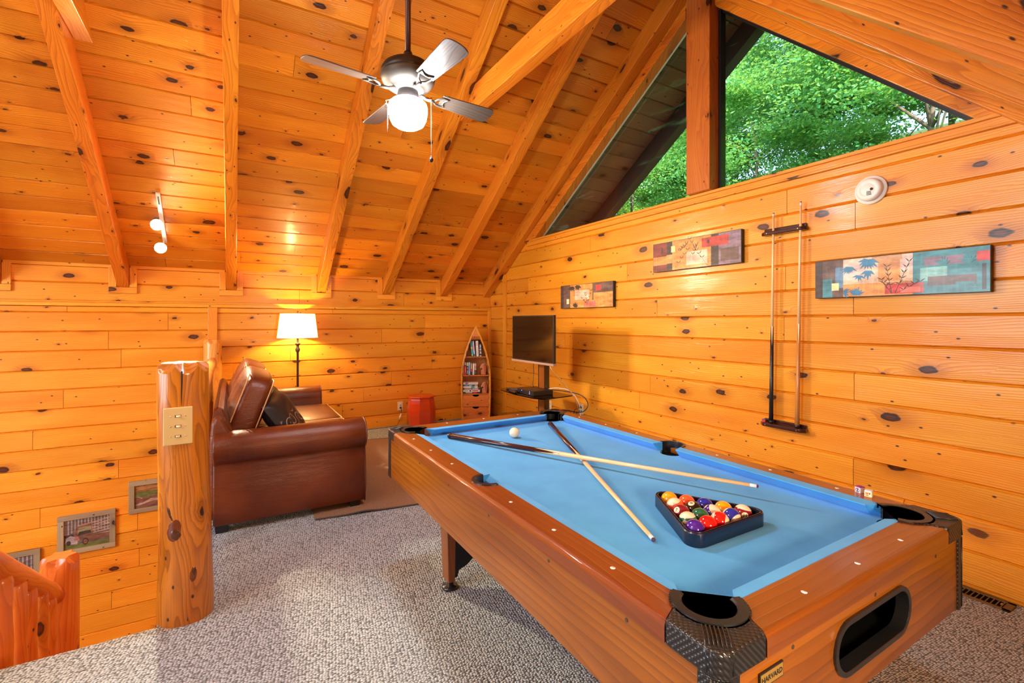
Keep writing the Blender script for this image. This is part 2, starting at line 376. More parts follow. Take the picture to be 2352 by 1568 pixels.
        s.add(vs, fs, m, None, None, True)
    def build(s, name, mats, parent=None, loc=None, rot=None, bevel=None, bseg=2, autosm=None):
        me = bpy.data.meshes.new(name)
        if loc is not None:
            L = Vector(loc); vs = [Vector(p) - L for p in s.v]
        else: vs = s.v
        me.from_pydata([tuple(p) for p in vs], [], s.f)
        if not isinstance(mats, (list, tuple)): mats = [mats]
        for m in mats: me.materials.append(M[m] if isinstance(m, str) else m)
        me.polygons.foreach_set('material_index', s.m)
        me.polygons.foreach_set('use_smooth', s.sm)
        uvl = me.uv_layers.new(name='UVMap'); flat = []
        sd = []
        for i, f in enumerate(s.f):
            u = s.uv[i]
            if u is None: u = [(0, 0)] * len(f)
            for p in u: flat += [p[0], p[1]]
            for _ in f: sd += [s.sd[i][0], s.sd[i][1], s.sd[i][2], 1.0]
        uvl.data.foreach_set('uv', flat)
        at = me.attributes.new('seed', 'FLOAT_COLOR', 'CORNER'); at.data.foreach_set('color', sd)
        me.update()
        o = bpy.data.objects.new(name, me); COL.objects.link(o)
        if loc is not None: o.location = loc
        if parent is not None:
            o.parent = parent
            pm = WM(parent)
            if loc is None: o.matrix_parent_inverse = pm.inverted()
            else: o.matrix_parent_inverse = pm.inverted()
        if bevel:
            b = o.modifiers.new('bevel', 'BEVEL'); b.width = bevel; b.segments = bseg; b.limit_method = 'ANGLE'; b.angle_limit = math.radians(40)
            b.harden_normals = False
        return o

def WM(o):
    m = o.matrix_basis.copy()
    if o.parent: m = WM(o.parent) @ o.matrix_parent_inverse @ m
    return m
def tag(o, label=None, cat=None, group=None, kind=None):
    if label: o['label'] = label
    if cat: o['category'] = cat
    if group: o['group'] = group
    if kind: o['kind'] = kind
    return o
def empty(name, loc, label, cat, group=None, rotz=0.0):
    o = bpy.data.objects.new(name, None); COL.objects.link(o); o.location = loc; o.rotation_euler = (0, 0, rotz); o.empty_display_size = 0.1
    return tag(o, label, cat, group)
def struct(o, label=None, cat=None, group=None): return tag(o, label, cat, group, 'structure')
def text(name, string, size, mat, parent, M4, extrude=0.0004, sphere_r=None, off=0.0):
    cu = bpy.data.curves.new(name, 'FONT'); cu.body = string; cu.size = size; cu.align_x = 'CENTER'; cu.align_y = 'CENTER'; cu.extrude = extrude; cu.offset = off; cu.resolution_u = 3
    tmp = bpy.data.objects.new(name, cu); COL.objects.link(tmp)
    dg = bpy.context.evaluated_depsgraph_get(); me = bpy.data.meshes.new_from_object(tmp.evaluated_get(dg))
    bpy.data.objects.remove(tmp); bpy.data.curves.remove(cu)
    me.materials.clear(); me.materials.append(M[mat])
    for v in me.vertices:
        p = v.co.copy()
        if sphere_r:
            z = p.z; q = Vector((p.x, p.y, sphere_r)).normalized() * (sphere_r + 0.0002 + z); v.co = M4 @ q
        else: v.co = M4 @ p
    o = bpy.data.objects.new(name, me); COL.objects.link(o)
    if parent: o.parent = parent; o.matrix_parent_inverse = WM(parent).inverted()
    return o
def arc(cx, cy, r, a0, a1, n):
    return [(cx + r * math.cos(math.radians(a0 + (a1 - a0) * i / n)), cy + r * math.sin(math.radians(a0 + (a1 - a0) * i / n))) for i in range(n + 1)]
def frame_m(o, x, y, z):
    m = Matrix.Identity(4)
    for i, a in enumerate((x, y, z)):
        for k in range(3): m[k][i] = a[k]
    for k in range(3): m[k][3] = o[k]
    return m
P_SPOT, P_ROOM, P_LEFT, P_SKY, P_LOW, EXPO = 330.0, 55.0, 180.0, 0.95, 36.0, 0.0
# ------------------------------------------------------------------ room shell
XW, YK = 3.33, 6.25                       # gable wall, knee wall
def bot_far(y): return 5.90 - 0.664 * y    # underside of the far rafters
def bot_near(y): return 1.68 + 0.96 * y
CF, CN = 0.21, 0.242                       # rafter depth measured vertically
RY = (5.90 - 1.68) / (0.96 + 0.664)        # ridge

def plank(mb, O, U, W, N, u0, u1, w0, w1, seed=None, ch=0.009, dp=0.016, ce=0.0016):
    """one board: face proud of the groove, V-chamfer along both edges"""
    O, U, W, N = Vector(O), Vector(U), Vector(W), Vector(N)
    P = lambda u, w, d: O + U * u + W * w + N * d
    a0, a1 = u0 + ce, u1 - ce
    vs = [P(a0, w0, -dp), P(a1, w0, -dp), P(a1, w0 + ch, 0), P(a0, w0 + ch, 0), P(a0, w1 - ch, 0), P(a1, w1 - ch, 0), P(a1, w1, -dp), P(a0, w1, -dp), P(a0, w0 + ch, -dp), P(a1, w0 + ch, -dp), P(a0, w1 - ch, -dp), P(a1, w1 - ch, -dp)]
    fs = [(0, 1, 2, 3), (3, 2, 5, 4), (4, 5, 6, 7), (3, 4, 10, 8), (2, 9, 11, 5)]
    ou, ov = R.random() * 80, R.random() * 80
    uu = lambda i: (ou + (a0 if i in (0, 3, 4, 7, 8, 10) else a1), ov + {0: w0, 1: w0, 2: w0 + ch, 3: w0 + ch, 4: w1 - ch, 5: w1 - ch, 6: w1, 7: w1, 8: w0 + ch, 9: w0 + ch, 10: w1 - ch, 11: w1 - ch}[i])
    flipn = U.cross(W).dot(N) < 0
    if flipn: fs = [f[::-1] for f in fs]
    mb.add(vs, fs, 0, [[uu(i) for i in f] for f in fs], seed)
def backing(mb, O, U, W, N, poly, d=0.0165, th=0.09):
    O = Vector(O) - Vector(N) * d
    mb.prism(poly, 0, -th, 0, O, U, W, N)
def board_row(mb, O, U, W, N, u0, u1, w0, w1, joints=None, lo=1.6, hi=3.6):
    if joints is None:
        joints = []; x = u0 + R.uniform(0.4, hi)
        while x < u1 - 0.4: joints.append(x); x += R.uniform(lo, hi)
    e = [u0] + sorted(joints) + [u1]
    for a, b in zip(e[:-1], e[1:]): plank(mb, O, U, W, N, a, b, w0, w1)

# gable wall on the right (x = XW); U = +y, W = +z, N = -x
mb = MB()
pz = 0.1775; b0 = 1.435; gj = {4: [1.85, 3.95], 3: [1.43], 1: [1.86, 4.03], 0: [1.44, 3.02], -1: [1.87, 4.9], -3: [1.436, 5.0], -6: [1.441], -4: [3.1], -2: [4.4], 2: [3.4, 5.2], 5: []}
O, U, W, N = (XW, 0, 0), (0, 1, 0), (0, 0, 1), (-1, 0, 0)
for k in range(-9, 7):
    w0, w1 = max(0.0, b0 + k * pz), min(b0 + (k + 1) * pz, 2.42)
    if w1 <= w0 + 0.01: continue
    zm = (w0 + w1) / 2
    ya = -1.55 if zm < 0.5 else max(-1.55, (zm - 1.92) / 0.96 + 0.0)
    yb = min(YK, (6.12 - zm) / 0.664)
    board_row(mb, O, U, W, N, ya, yb, w0, w1, gj.get(k))
poly = [(-1.6, -0.02), (YK, -0.02), (YK, 1.97), ((6.12 - 2.42) / 0.664, 2.42), ((2.42 - 1.92) / 0.96, 2.42), (-1.6, 1.92 - 0.96 * 1.6)]
backing(mb, O, U, W, N, poly)
wr = struct(mb.build('wall_right', 'wall'), 'gable wall of knotty pine boards beside the pool table', 'wall')

# knee wall at the back (y = YK); U = +x, W = +z, N = -y
mb = MB(); O, U, W, N = (0, YK, 0), (1, 0, 0), (0, 0, 1), (0, -1, 0)
kj = {0: [-0.595, 2.3], 1: [-1.09, 1.7], 2: [-0.989, 0.6], 3: [0.01, 2.4], 6: [-1.652, 1.2], 10: [-1.6], 13: [-0.84], 15: [-1.066]}
kz = 0.1905
for k in range(0, 22):
    w1 = 1.49 - k * kz; w0 = w1 - kz
    x1 = XW if w1 > 0 else 0.4
    js = kj.get(k)
    if js: js = [j for j in js if j < x1 - 0.2] + [-3.1 - 0.2 * (k % 3)]
    board_row(mb, O, U, W, N, -5.0, x1, w0, w1, js)
board_row(mb, O, U, W, N, -5.0, XW, 1.49, 1.555)
board_row(mb, O, U, W, N, -5.0, XW, 1.60, 1.785, [-1.9, 0.7, 2.0])
board_row(mb, O, U, W, N, -5.0, XW, 1.785, 1.95, [-2.6, 0.02, 1.76])
backing(mb, O, U, W, N, [(-5, -2.7), (0.5, -2.7), (0.5, -0.3), (XW + 0.1, -0.3), (XW + 0.1, 2.05), (-5, 2.05)])
wb = struct(mb.build('wall_back', 'wall'), 'low pine board wall behind the sofa and floor lamp', 'wall')

# walls out of the frame
mb = MB(); O, U, W, N = (-5.0, 0, 0), (0, 1, 0), (0, 0, 1), (1, 0, 0)
for k in range(0, 13): board_row(mb, O, U, W, N, -1.6, YK, 0 + k * 0.18, 0.18 + k * 0.18, [2.0 + (k % 3)]) if k < 3 else (board_row(mb, O, U, W, N, 3.9, YK, k * 0.18, k * 0.18 + 0.18, []), board_row(mb, O, U, W, N, -1.6, 0.9, k * 0.18, k * 0.18 + 0.18, []))
for k in range(15): plank(mb, O, U, W, N, 2.68, YK, -2.7 + k * 0.18, -2.52 + k * 0.18)
struct(mb.build('wall_left', 'wall'))
mb = MB(); O, U, W, N = (0, -1.6, 0), (1, 0, 0), (0, 0, 1), (0, 1, 0)
board_row(mb, O, U, W, N, -5.0, XW, 0, 0.18); board_row(mb, O, U, W, N, -5.0, XW, 0.18, 0.4)
struct(mb.build('wall_front', 'wall'))

# ceiling slopes
def slope_planks(name, y0, z0, y1, z1, x0, x1, mat, pitch=0.18, joints=True, lab=None):
    mb = MB(); a, b = Vector((0, y0, z0)), Vector((0, y1, z1)); Wv = (b - a); L = Wv.length; Wv.normalize()
    Uv = Vector((1, 0, 0)); Nv = Uv.cross(Wv)
    if Nv.z > 0: Nv = -Nv
    n = int(L / pitch)
    for k in range(n + 1):
        w0 = k * pitch; w1 = min(L, w0 + pitch)
        if w1 - w0 < 0.03: continue
        board_row(mb, a, Uv, Wv, Nv, x0, x1, w0, w1, None if joints else [], 4.0, 7.5)
    backing(mb, a, Uv, Wv, Nv, [(x0, 0), (x1, 0), (x1, L), (x0, L)], 0.0165, 0.12)
    return struct(mb.build(name, mat), lab, 'ceiling' if lab else None)
slope_planks('ceiling', YK, bot_far(YK) + CF, RY, bot_far(RY) + CF, -5.0, XW + 0.06, 'ceil', lab='sloping knotty pine board ceiling under the fan')
slope_planks('ceiling', -1.6, bot_near(-1.6) + CN, RY, bot_near(RY) + CN, -5.0, XW + 0.06, 'ceil', lab='near slope of the pine ceiling, at the top right corner')
slope_planks('roof_overhang', YK, bot_far(YK) + CF, RY, bot_far(RY) + CF, XW + 0.065, 4.30, 'soffit', joints=False)
slope_planks('roof_overhang', -1.6, bot_near(-1.6) + CN, RY, bot_near(RY) + CN, XW + 0.065, 4.30, 'soffit', joints=False)
mb = MB()
for (f, c, y0, y1) in ((bot_far, CF, YK + 0.3, RY), (bot_near, CN, -1.6, RY)):
    mb.quadbox([(4.22, y0, f(y0) - 0.02), (4.34, y0, f(y0) - 0.02), (4.34, y1, f(y1) - 0.02), (4.22, y1, f(y1) - 0.02), (4.22, y0, f(y0) + c), (4.34, y0, f(y0) + c), (4.34, y1, f(y1) + c), (4.22, y1, f(y1) + c)])
struct(mb.build('roof_fascia', 'dkwood'))

# rafters
def rafter(x0, w, far, lab):
    mb = MB(); f, c = (bot_far, CF) if far else (bot_near, CN)
    ya = YK if far else -1.6
    mb.quadbox([(x0, ya, f(ya)), (x0, RY, f(RY)), (x0 + w, RY, f(RY)), (x0 + w, ya, f(ya)), (x0, ya, f(ya) + c), (x0, RY, f(RY) + c), (x0 + w, RY, f(RY) + c), (x0 + w, ya, f(ya) + c)], 0, 0)
    return struct(mb.build('rafter', 'beam', bevel=0.004), lab, 'rafter', 'exposed pine rafters of the far ceiling slope' if far else 'exposed pine rafters of the near ceiling slope')
rx = [(-3.86, ''), (-2.9, ''), (-1.96, 'pine rafter cut off by the left edge of the photo'), (-1.02, 'pine rafter left of the track light'), (-0.06, 'pine rafter between the track light and the floor lamp'),
      (0.90, 'pine rafter above and just right of the floor lamp, behind the fan'), (1.71, 'pine rafter meeting the diagonal-looking tie beam, right of the fan'), (2.53, 'last free pine rafter before the gable window'), (3.21, 'pine rafter running along the left edge of the gable window')]
for x, l in rx:
    rafter(x, 0.10 if x < 3 else 0.12, True, l or 'pine rafter of the far slope, beyond the left of the photo')
    if x > 0: rafter(x, 0.10 if x < 3 else 0.12, False, {0.90: 'pine rafter overhead of the camera', 1.71: 'big knotty pine rafter at the top right corner', 2.53: 'middle one of the three near pine rafters at top right', 3.21: 'pine rafter along the right edge of the gable window'}[x])
mb = MB(); mb.box((-5, RY - 0.035, bot_far(RY) - 0.03), (XW, RY + 0.035, bot_far(RY) + CF + 0.05)); struct(mb.build('ridge_beam', 'beam'), None)
# tie beams nailed to the sides of two rafters
def tie(x0, ya, yb, z0, h, lab):
    mb = MB(); w = 0.1; yc = ya + h / 0.664 * 0.62
    mb.quadbox([(x0, yb, z0), (x0, ya, z0), (x0 + w, ya, z0), (x0 + w, yb, z0), (x0, yb - (0.0), z0 + h), (x0, ya - h / 0.664 * 0.75, z0 + h), (x0 + w, ya - h / 0.664 * 0.75, z0 + h), (x0 + w, yb, z0 + h)], 0, 0)
    return struct(mb.build('tie_beam', 'beam', bevel=0.004), lab, 'beam')
tie(1.812, 4.00, 1.75, 3.255, 0.205, 'pine tie beam crossing from the rafter right of the fan')
tie(-0.918, 4.34, 1.8, 3.30, 0.205, 'pine tie beam end at the top left corner')

# trims of the knee wall
mb = MB(); mb.box((-5, YK - 0.03, 1.553), (XW, YK + 0.01, 1.602)); mb.box((-5, YK - 0.045, 1.590), (XW, YK - 0.0, 1.606)); struct(mb.build('trim_1', 'trimw', bevel=0.003))
mb = MB()
e = [-3.86 + 0.1] + []
xs = [x for x, _ in rx]
for a, b in zip([-5.1] + xs, xs + [XW]): mb.box((a + 0.11, YK - 0.025, 1.945), (b - 0.01, YK + 0.01, 2.0))
struct(mb.build('trim_2', 'trimw', bevel=0.003))
for i, x in enumerate(xs[:-1]):
    mb = MB(); mb.box((x - 0.065, YK - 0.026, 1.7525), (x - 0.003, YK + 0.005, 1.955)); mb.box((x + 0.103, YK - 0.026, 1.7525), (x + 0.165, YK + 0.005, 1.955)); mb.box((x - 0.065, YK - 0.026, 1.69), (x + 0.165, YK + 0.005, 1.750))
    struct(mb.build('trim_%d' % (3 + i), 'trimw', bevel=0.002))
mb = MB(); mb.box((-0.235, YK - 0.024, -2.6), (-0.145, YK + 0.005, 1.552), grain=2); struct(mb.build('trim_12', 'trimw', bevel=0.003))
mb = MB(); mb.box((XW - 0.045, YK - 0.035, 0), (XW, YK + 0.0, 1.552), grain=2); struct(mb.build('trim_13', 'trimw', bevel=0.003))
mb = MB(); mb.box((XW - 0.024, 5.75, 0), (XW, 5.83, bot_far(5.79)), grain=2); struct(mb.build('trim_14', 'trimw', bevel=0.003))
mb = MB(); mb.box((-0.13, YK - 0.02, 0), (XW - 0.045, YK, 0.115)); struct(mb.build('baseboard_back', 'trimw', bevel=0.003))

# window in the gable
GL = 3.42
def yz(poly): return poly
SZ = 2.44
mb = MB()   # sill and rails of the window
mb.box((XW - 0.035, 0.62, 2.425), (GL + 0.02, 5.13, 2.448)); mb.box((XW - 0.018, 0.66, 2.385), (XW + 0.01, 5.2, 2.43)); mb.box((XW - 0.028, 0.66, 2.375), (XW + 0.01, 5.2, 2.39))
struct(mb.build('window_1_sill', 'trimw', bevel=0.003), None)
def fz(y): return 2.446 + 0.6536 * (4.973 - y)
def nz(y): return 3.917 + 0.96 * (y - 2.409)
Xv, Yv, Zv = (0, 1, 0), (0, 0, 1), (1, 0, 0)
mb = MB()
mb.prism([(5.0, 2.44), (5.35, 2.44), (2.5, bot_far(2.5) + CF), (2.5, fz(2.5) + 0.0)], 0, 0.05, 0, (XW, 0, 0), Xv, Yv, Zv)
mb.prism([(4.985, 2.445), (5.2, 2.445), (2.67, fz(2.67) + 0.09), (2.67, fz(2.67) + 0.0)], -0.045, 0.08, 0, (XW, 0, 0), Xv, Yv, Zv)
w1 = struct(mb.build('window_1', 'beam', bevel=0.003), 'left triangular pane of the gable window', 'window')
m2 = MB()
m2.prism([(4.975, 2.446), (5.0, 2.446), (2.67, fz(2.67) + 0.012), (2.67, fz(2.67) - 0.006)], 0.055, 0.07, 0, (XW, 0, 0), Xv, Yv, Zv)
struct(m2.build('window_strip', 'alum', parent=w1))
m2 = MB(); m2.prism([(5.0, 2.44), (2.66, 2.44), (2.66, fz(2.66) + 0.02)], 0, 0.006, 0, (GL, 0, 0), Xv, Yv, Zv); struct(m2.build('pane', 'pane', parent=w1))
mb = MB()
mb.prism([(0.86, 2.44), (2.45, nz(2.45)), (2.45, bot_near(2.45) + CN), (0.3, bot_near(0.3) + CN), (0.3, 2.44)], 0, 0.05, 0, (XW, 0, 0), Xv, Yv, Zv)
mb.prism([(0.87, 2.445), (2.42, nz(2.42) + 0.006), (2.42, nz(2.42) + 0.1), (0.75, nz(0.75) + 0.1)], -0.012, 0.08, 0, (XW, 0, 0), Xv, Yv, Zv)
w2 = struct(mb.build('window_2', 'beam', bevel=0.003), 'right triangular pane of the gable window, the larger one in view', 'window')
m2 = MB(); m2.prism([(0.86, 2.44), (2.44, 2.44), (2.44, nz(2.44) + 0.02)], 0, 0.006, 0, (GL, 0, 0), Xv, Yv, Zv); struct(m2.build('pane', 'pane', parent=w2))
m2 = MB()
m2.prism([(0.87, 2.446), (2.41, nz(2.41)), (2.41, nz(2.41) - 0.022), (0.90, 2.446)], 0.05, 0.085, 0, (XW, 0, 0), Xv, Yv, Zv)
m2.box((XW + 0.03, 2.388, 2.446), (GL, 2.412, nz(2.39)))
struct(m2.build('window_gasket', 'blackp', parent=w2))
mb = MB(); mb.box((XW - 0.08, 2.412, 2.449), (GL + 0.03, 2.635, bot_near(RY) + 0.1), grain=2); struct(mb.build('window_3_mullion', 'mull', bevel=0.006), 'reddish pine post between the two gable window panes', 'post')

# floor, landing edge, lower storey
mb = MB(); mb.prism([(-5, -1.6), (XW, -1.6), (XW, YK), (-0.30, YK), (-0.30, 2.68), (-5, 2.68)], -0.25, 0.0)
struct(mb.build('floor', 'carpet'), 'looped beige berber carpet floor of the loft', 'floor')
mb = MB(); mb.box((-5, 2.68, -2.75), (0.5, YK, -2.7)); struct(mb.build('floor_lower', 'concrete'))
mb = MB(); mb.box((-0.30, 2.70, -2.7), (-0.26, YK, -0.25)); mb.box((-5, 2.62, -2.7), (-0.3, 2.66, -0.25)); struct(mb.build('trim_15', 'wall'))
# outside ground
mb = MB()
n = 16
vs = []; fs = []
for i in range(n + 1):
    for j in range(n + 1):
        x = 4.6 + i * 2.4; y = -26 + j * 4.2
        vs.append((x, y, -2.6 + 0.16 * (x - 4.6) + 0.008 * (x - 4.6) ** 2 + 0.3 * noise.noise(Vector((x * 0.2, y * 0.2, 0)))))
for i in range(n):
    for j in range(n): fs.append((i * (n + 1) + j, (i + 1) * (n + 1) + j, (i + 1) * (n + 1) + j + 1, i * (n + 1) + j + 1))
mb.add(vs, fs, 0, None, None, True); struct(mb.build('hillside', 'ground'), 'wooded hillside outside the gable window', 'ground')
# ------------------------------------------------------------------ pool table
TX0, TX1, TY0, TY1 = 0.757, 1.945, 0.535, 2.672
TZ = 0.79; BZ = 0.748
NX0, NX1, NY0, NY1 = 0.889, 1.820, 0.668, 2.520      # cushion noses
WX0, WX1, WY0, WY1 = 0.856, 1.866, 0.634, 2.552      # wood / cloth line
TC = ((TX0 + TX1) / 2, (TY0 + TY1) / 2)
tb = empty('pool_table', (TC[0], TC[1], 0), 'blue-felt pool table with orange-brown wood sides and black corner castings', 'pool table')
corners = [(TX0, TY0, 1, 1), (TX1, TY0, -1, 1), (TX1, TY1, -1, -1), (TX0, TY1, 1, -1)]
PA, PB, PR = 0.125, 0.121, 0.060          # pocket centre from the outer corner, radius
def cw(c, pts): return [(c[0] + c[2] * a, c[1] + c[3] * b) for a, b in pts]
SPY = 1.605; SPR = 0.054                   # side pockets
# bed
poly = []
def corner_cut(c):
    cx, cy = c[0] + c[2] * PA, c[1] + c[3] * PB
    ex, ey = (WX0 if c[2] > 0 else WX1), (WY0 if c[3] > 0 else WY1)
    a = abs(cx - ex); b = abs(cy - ey)
    t0 = math.degrees(math.asin(-b / PR)); t1 = math.degrees(math.acos(-a / PR))
    return [(cx + c[2] * PR * math.cos(math.radians(t)), cy + c[3] * PR * math.sin(math.radians(t))) for t in [t0 + (t1 - t0) * i / 14 for i in range(15)]]
c0 = corner_cut(corners[0]); c1 = corner_cut(corners[1]); c2 = corner_cut(corners[2]); c3 = corner_cut(corners[3])
sideR = [(WX1 + 0.004 + SPR * math.cos(math.radians(t)), SPY + SPR * math.sin(math.radians(t))) for t in range(-94, -267, -12)]
sideL = [(WX0 - 0.004 + SPR * math.cos(math.radians(t)), SPY + SPR * math.sin(math.radians(t))) for t in range(86, -87, -12)]
poly = c0 + []
poly = c0[::-1] + c1 + sideR + c2[::-1] + c3 + sideL
mb = MB(); mb.prism(poly, BZ - 0.022, BZ); mb.build('bed_cloth', 'felt', tb)
# cushions
def cushion(p0, p1, q0, q1, nrm):
    p0 = (p0[0] - nrm[0] * 0.004, p0[1] - nrm[1] * 0.004); p1 = (p1[0] - nrm[0] * 0.004, p1[1] - nrm[1] * 0.004)
    """p: along the wood line, q: along the nose line; nrm points to the middle of the table"""
    n = Vector((nrm[0], nrm[1], 0)); A = [Vector((p[0], p[1], 0)) for p in (p0, p1, q1, q0)]
    z = lambda v, h: (v.x, v.y, h)
    mb = MB()
    top = [z(A[0], TZ - 0.0005), z(A[1], TZ - 0.0005), z(A[2], TZ - 0.003), z(A[3], TZ - 0.003)]
    mid = [z(A[0], BZ), z(A[1], BZ), z(A[2] + n * 0.0005, TZ - 0.006), z(A[3] + n * 0.0005, TZ - 0.006)]
    und = [z(A[0], BZ), z(A[1], BZ), z(A[2] - n * 0.031, BZ + 0.001), z(A[3] - n * 0.031, BZ + 0.001)]
    v = top + [mid[2], mid[3], und[2], und[3], und[0], und[1]]
    f = [(0, 1, 2, 3), (3, 2, 4, 5), (5, 4, 6, 7), (8, 7, 6, 9), (0, 3, 5, 7, 8), (1, 9, 6, 4, 2), (0, 8, 9, 1)]
    if (A[1] - A[0]).cross(n).z < 0: f = [k[::-1] for k in f]
    mb.add(v, f)
    return mb.build('cushion', 'felt', tb)
def dist(a, b): return abs(a - b)
e = 0.092; s = 0.056
for (wx, nx, d) in ((WX0, NX0, 1), (WX1, NX1, -1)):
    cushion((wx, WY0 + 0.075), (wx, SPY - s), (nx, WY0 + 0.118), (nx, SPY - s - 0.012), (d, 0))
    cushion((wx, SPY + s), (wx, WY1 - 0.075), (nx, SPY + s + 0.012), (nx, WY1 - 0.118), (d, 0))
for (wy, ny, d) in ((WY0, NY0, 1), (WY1, NY1, -1)):
    cushion((WX0 + 0.082, wy), (WX1 - 0.082, wy), (WX0 + 0.125, ny), (WX1 - 0.125, ny), (0, d))
# wooden rails, rounded outer edge
RH = 0.046
ra, rb = (0.0, 0.132), (0.099, 0.176)     # where a casting meets the long rail
ea, eb = (0.138, 0.0), (0.181, 0.099)     # ... the short rail
def longrail(x0, xw, ysign):
    cy = TY0 if ysign > 0 else TY1
    yo, yi = cy + ysign * ra[1], cy + ysign * rb[1]
    sx = 1 if xw > x0 else -1
    cxp = xw - sx * (-0.004)
    ar = []
    for t in range(0, 91, 10):
        a = math.radians(t); ar.append((xw - sx * 0.0 - sx * (SPR + 0.014) * math.sin(a), SPY - ysign * (SPR + 0.014) * math.cos(a)))
    return [(x0, yo), (xw, yi)] + ar + [(x0, SPY)]
def rb_(mb, x0=None, y0=None):
    # only the outer top edge is rounded
    o = mb.build('rail', 'rail', tb); me = o.data
    at = me.attributes.new('bevel_weight_edge', 'FLOAT', 'EDGE')
    for e in me.edges:
        a, b = me.vertices[e.vertices[0]].co, me.vertices[e.vertices[1]].co
        if abs(a.z - TZ) < 1e-4 and abs(b.z - TZ) < 1e-4 and ((x0 is not None and abs(a.x - x0) < 1e-4 and abs(b.x - x0) < 1e-4) or (y0 is not None and abs(a.y - y0) < 1e-4 and abs(b.y - y0) < 1e-4)): at.data[e.index].value = 1.0
    bv = o.modifiers.new('bevel', 'BEVEL'); bv.width = 0.014; bv.segments = 4; bv.limit_method = 'WEIGHT'
    for p in me.polygons: p.use_smooth = False
    return o
for (x0, xw) in ((TX0, WX0), (TX1, WX1)):
    for ys in (1, -1):
        mb = MB(); mb.prism(longrail(x0, xw, ys), TZ - RH, TZ, 0, grain=1); rb_(mb, x0)
for (y0, yw, cs) in ((TY0, WY0, 1), (TY1, WY1, -1)):
    pl = [(TX0 + ea[0], y0), (TX1 - ea[0], y0), (TX1 - eb[0], yw), (TX0 + eb[0], yw)]
    mb = MB(); mb.prism(pl, TZ - RH, TZ, 0, grain=0); rb_(mb, None, y0)
# pearl inlays
sg = 0.2476
def inlay(x, y):
    mb = MB(); mb.lathe([(0.0001, 0.0), (0.0062, 0.0), (0.0068, 0.0005), (0.0001, 0.0009)][::1], 14, 0, (0, 0, 0)); mb.v = [(a + x, b + y, c + TZ - 0.0001) for a, b, c in mb.v]
    return mb.build('diamond_inlay', 'pearl', tb)
ix0, ix1, iy0 = 0.809, 1.901, 0.6273
for k in (1, 2, 3, 5, 6, 7):
    inlay(ix0, iy0 + sg * k); inlay(ix1, iy0 + sg * k)
for k in (1, 2, 3): inlay(0.8601 + sg * k, 0.577); inlay(0.8601 + sg * k, 2.658 - 0.03)
# apron (side boards)
AZ = 0.528
sides = []
for x, d in ((TX0 + 0.006, 1), (TX1 - 0.006, -1)):
    mb = MB(); mb.box((min(x, x + d * 0.03), TY0 + 0.055, AZ), (max(x, x + d * 0.03), TY1 - 0.055, TZ - 0.03), grain=1); mb.build('side_board', 'apron', tb, bevel=0.002)
# end board with the ball return opening
ox0, ox1, oz0, oz1 = 1.165, 1.545, 0.590, 0.706
def stadium(x0, x1, z0, z1, n=10):
    r = (z1 - z0) / 2; zc = (z0 + z1) / 2
    return arc(x1 - r, zc, r, -90, 90, n) + arc(x0 + r, zc, r, 90, 270, n)
hole = stadium(ox0, ox1, oz0, oz1)
xa, xb = TX0 + 0.055, TX1 - 0.055
mb = MB()
k0 = min(range(len(hole)), key=lambda i: hole[i][0])
hs = hole[k0:] + hole[:k0]
zc = hs[0][1]
mid = [i for i in range(len(hs))]
right = max(range(len(hs)), key=lambda i: hs[i][0] - abs(hs[i][1] - zc))
lower = hs[:right + 1]                    # left point -> (ccw from 180 deg) bottom -> right point
upper = hs[right:] + [hs[0]]
lowp = [(xa, AZ), (xb, AZ), (xb, hs[right][1])] + lower[::-1] + [(xa, zc)]
upp = [(xa, zc)] + upper[::-1] + [(xb, hs[right][1]), (xb, TZ - 0.03), (xa, TZ - 0.03)]
sdv = (0.5, 0.5, 0.5)
st = R.getstate()
for pl in (lowp, upp):
    R.setstate(st)
    mb.prism(pl, 0, 0.024, 0, (0, TY0 + 0.006 + 0.024, 0), (1, 0, 0), (0, 0, 1), (0, -1, 0), seed=sdv)
mb.build('end_board', 'apron', tb)
mb = MB(); mb.box((xa, TY1 - 0.03, AZ), (xb, TY1 - 0.006, TZ - 0.03)); mb.build('end_board', 'apron', tb)
mb = MB()
r0 = stadium(ox0 - 0.007, ox1 + 0.007, oz0 - 0.007, oz1 + 0.007, 12); r1 = stadium(ox0 + 0.006, ox1 - 0.006, oz0 + 0.006, oz1 - 0.006, 12)
n = len(r0); vs = []
for ring, y in ((r0, TY0 + 0.006), (r0, TY0 - 0.001), (r1, TY0 - 0.001), (r1, TY0 + 0.03)): vs += [(p[0], y, p[1]) for p in ring]
fs = []
for a in range(3):
    for i in range(n): j = (i + 1) % n; fs.append((a * n + i, a * n + j, (a + 1) * n + j, (a + 1) * n + i))
mb.add(vs, fs, 0, None, None, False)
fr = mb.build('ball_return', 'blackm', tb, bevel=0.0015)
mb = MB(); mb.box((ox0 - 0.03, TY0 + 0.031, oz0 - 0.012), (ox1 + 0.03, TY0 + 0.20, oz1 + 0.012), skip=(2,)); mb.build('ball_tray', 'void', fr)
mb = MB(); mb.tube([(1.219, TY0 + 0.02, 0.651), (1.219, TY0 + 0.05, 0.651)], 0.006, 10); tag(mb.build('peg', 'ivory2', fr), 'small cream peg inside the opening')
# bolts
def bolt(p, ax):
    mb = MB(); a = Vector(ax); mb.tube([Vector(p) - a * 0.002, Vector(p) + a * 0.0012], 0.0048, 10); mb.build('bolt', 'slot', tb)
for y in (2.484, 2.143, 1.795, 1.443, 1.084, 0.780): bolt((TX0 + 0.006, y, 0.728), (-1, 0, 0)); bolt((TX1 - 0.006, y, 0.728), (1, 0, 0))
for x in (0.995, 1.36, 1.73): bolt((x, TY0 + 0.006, 0.728), (0, -1, 0))
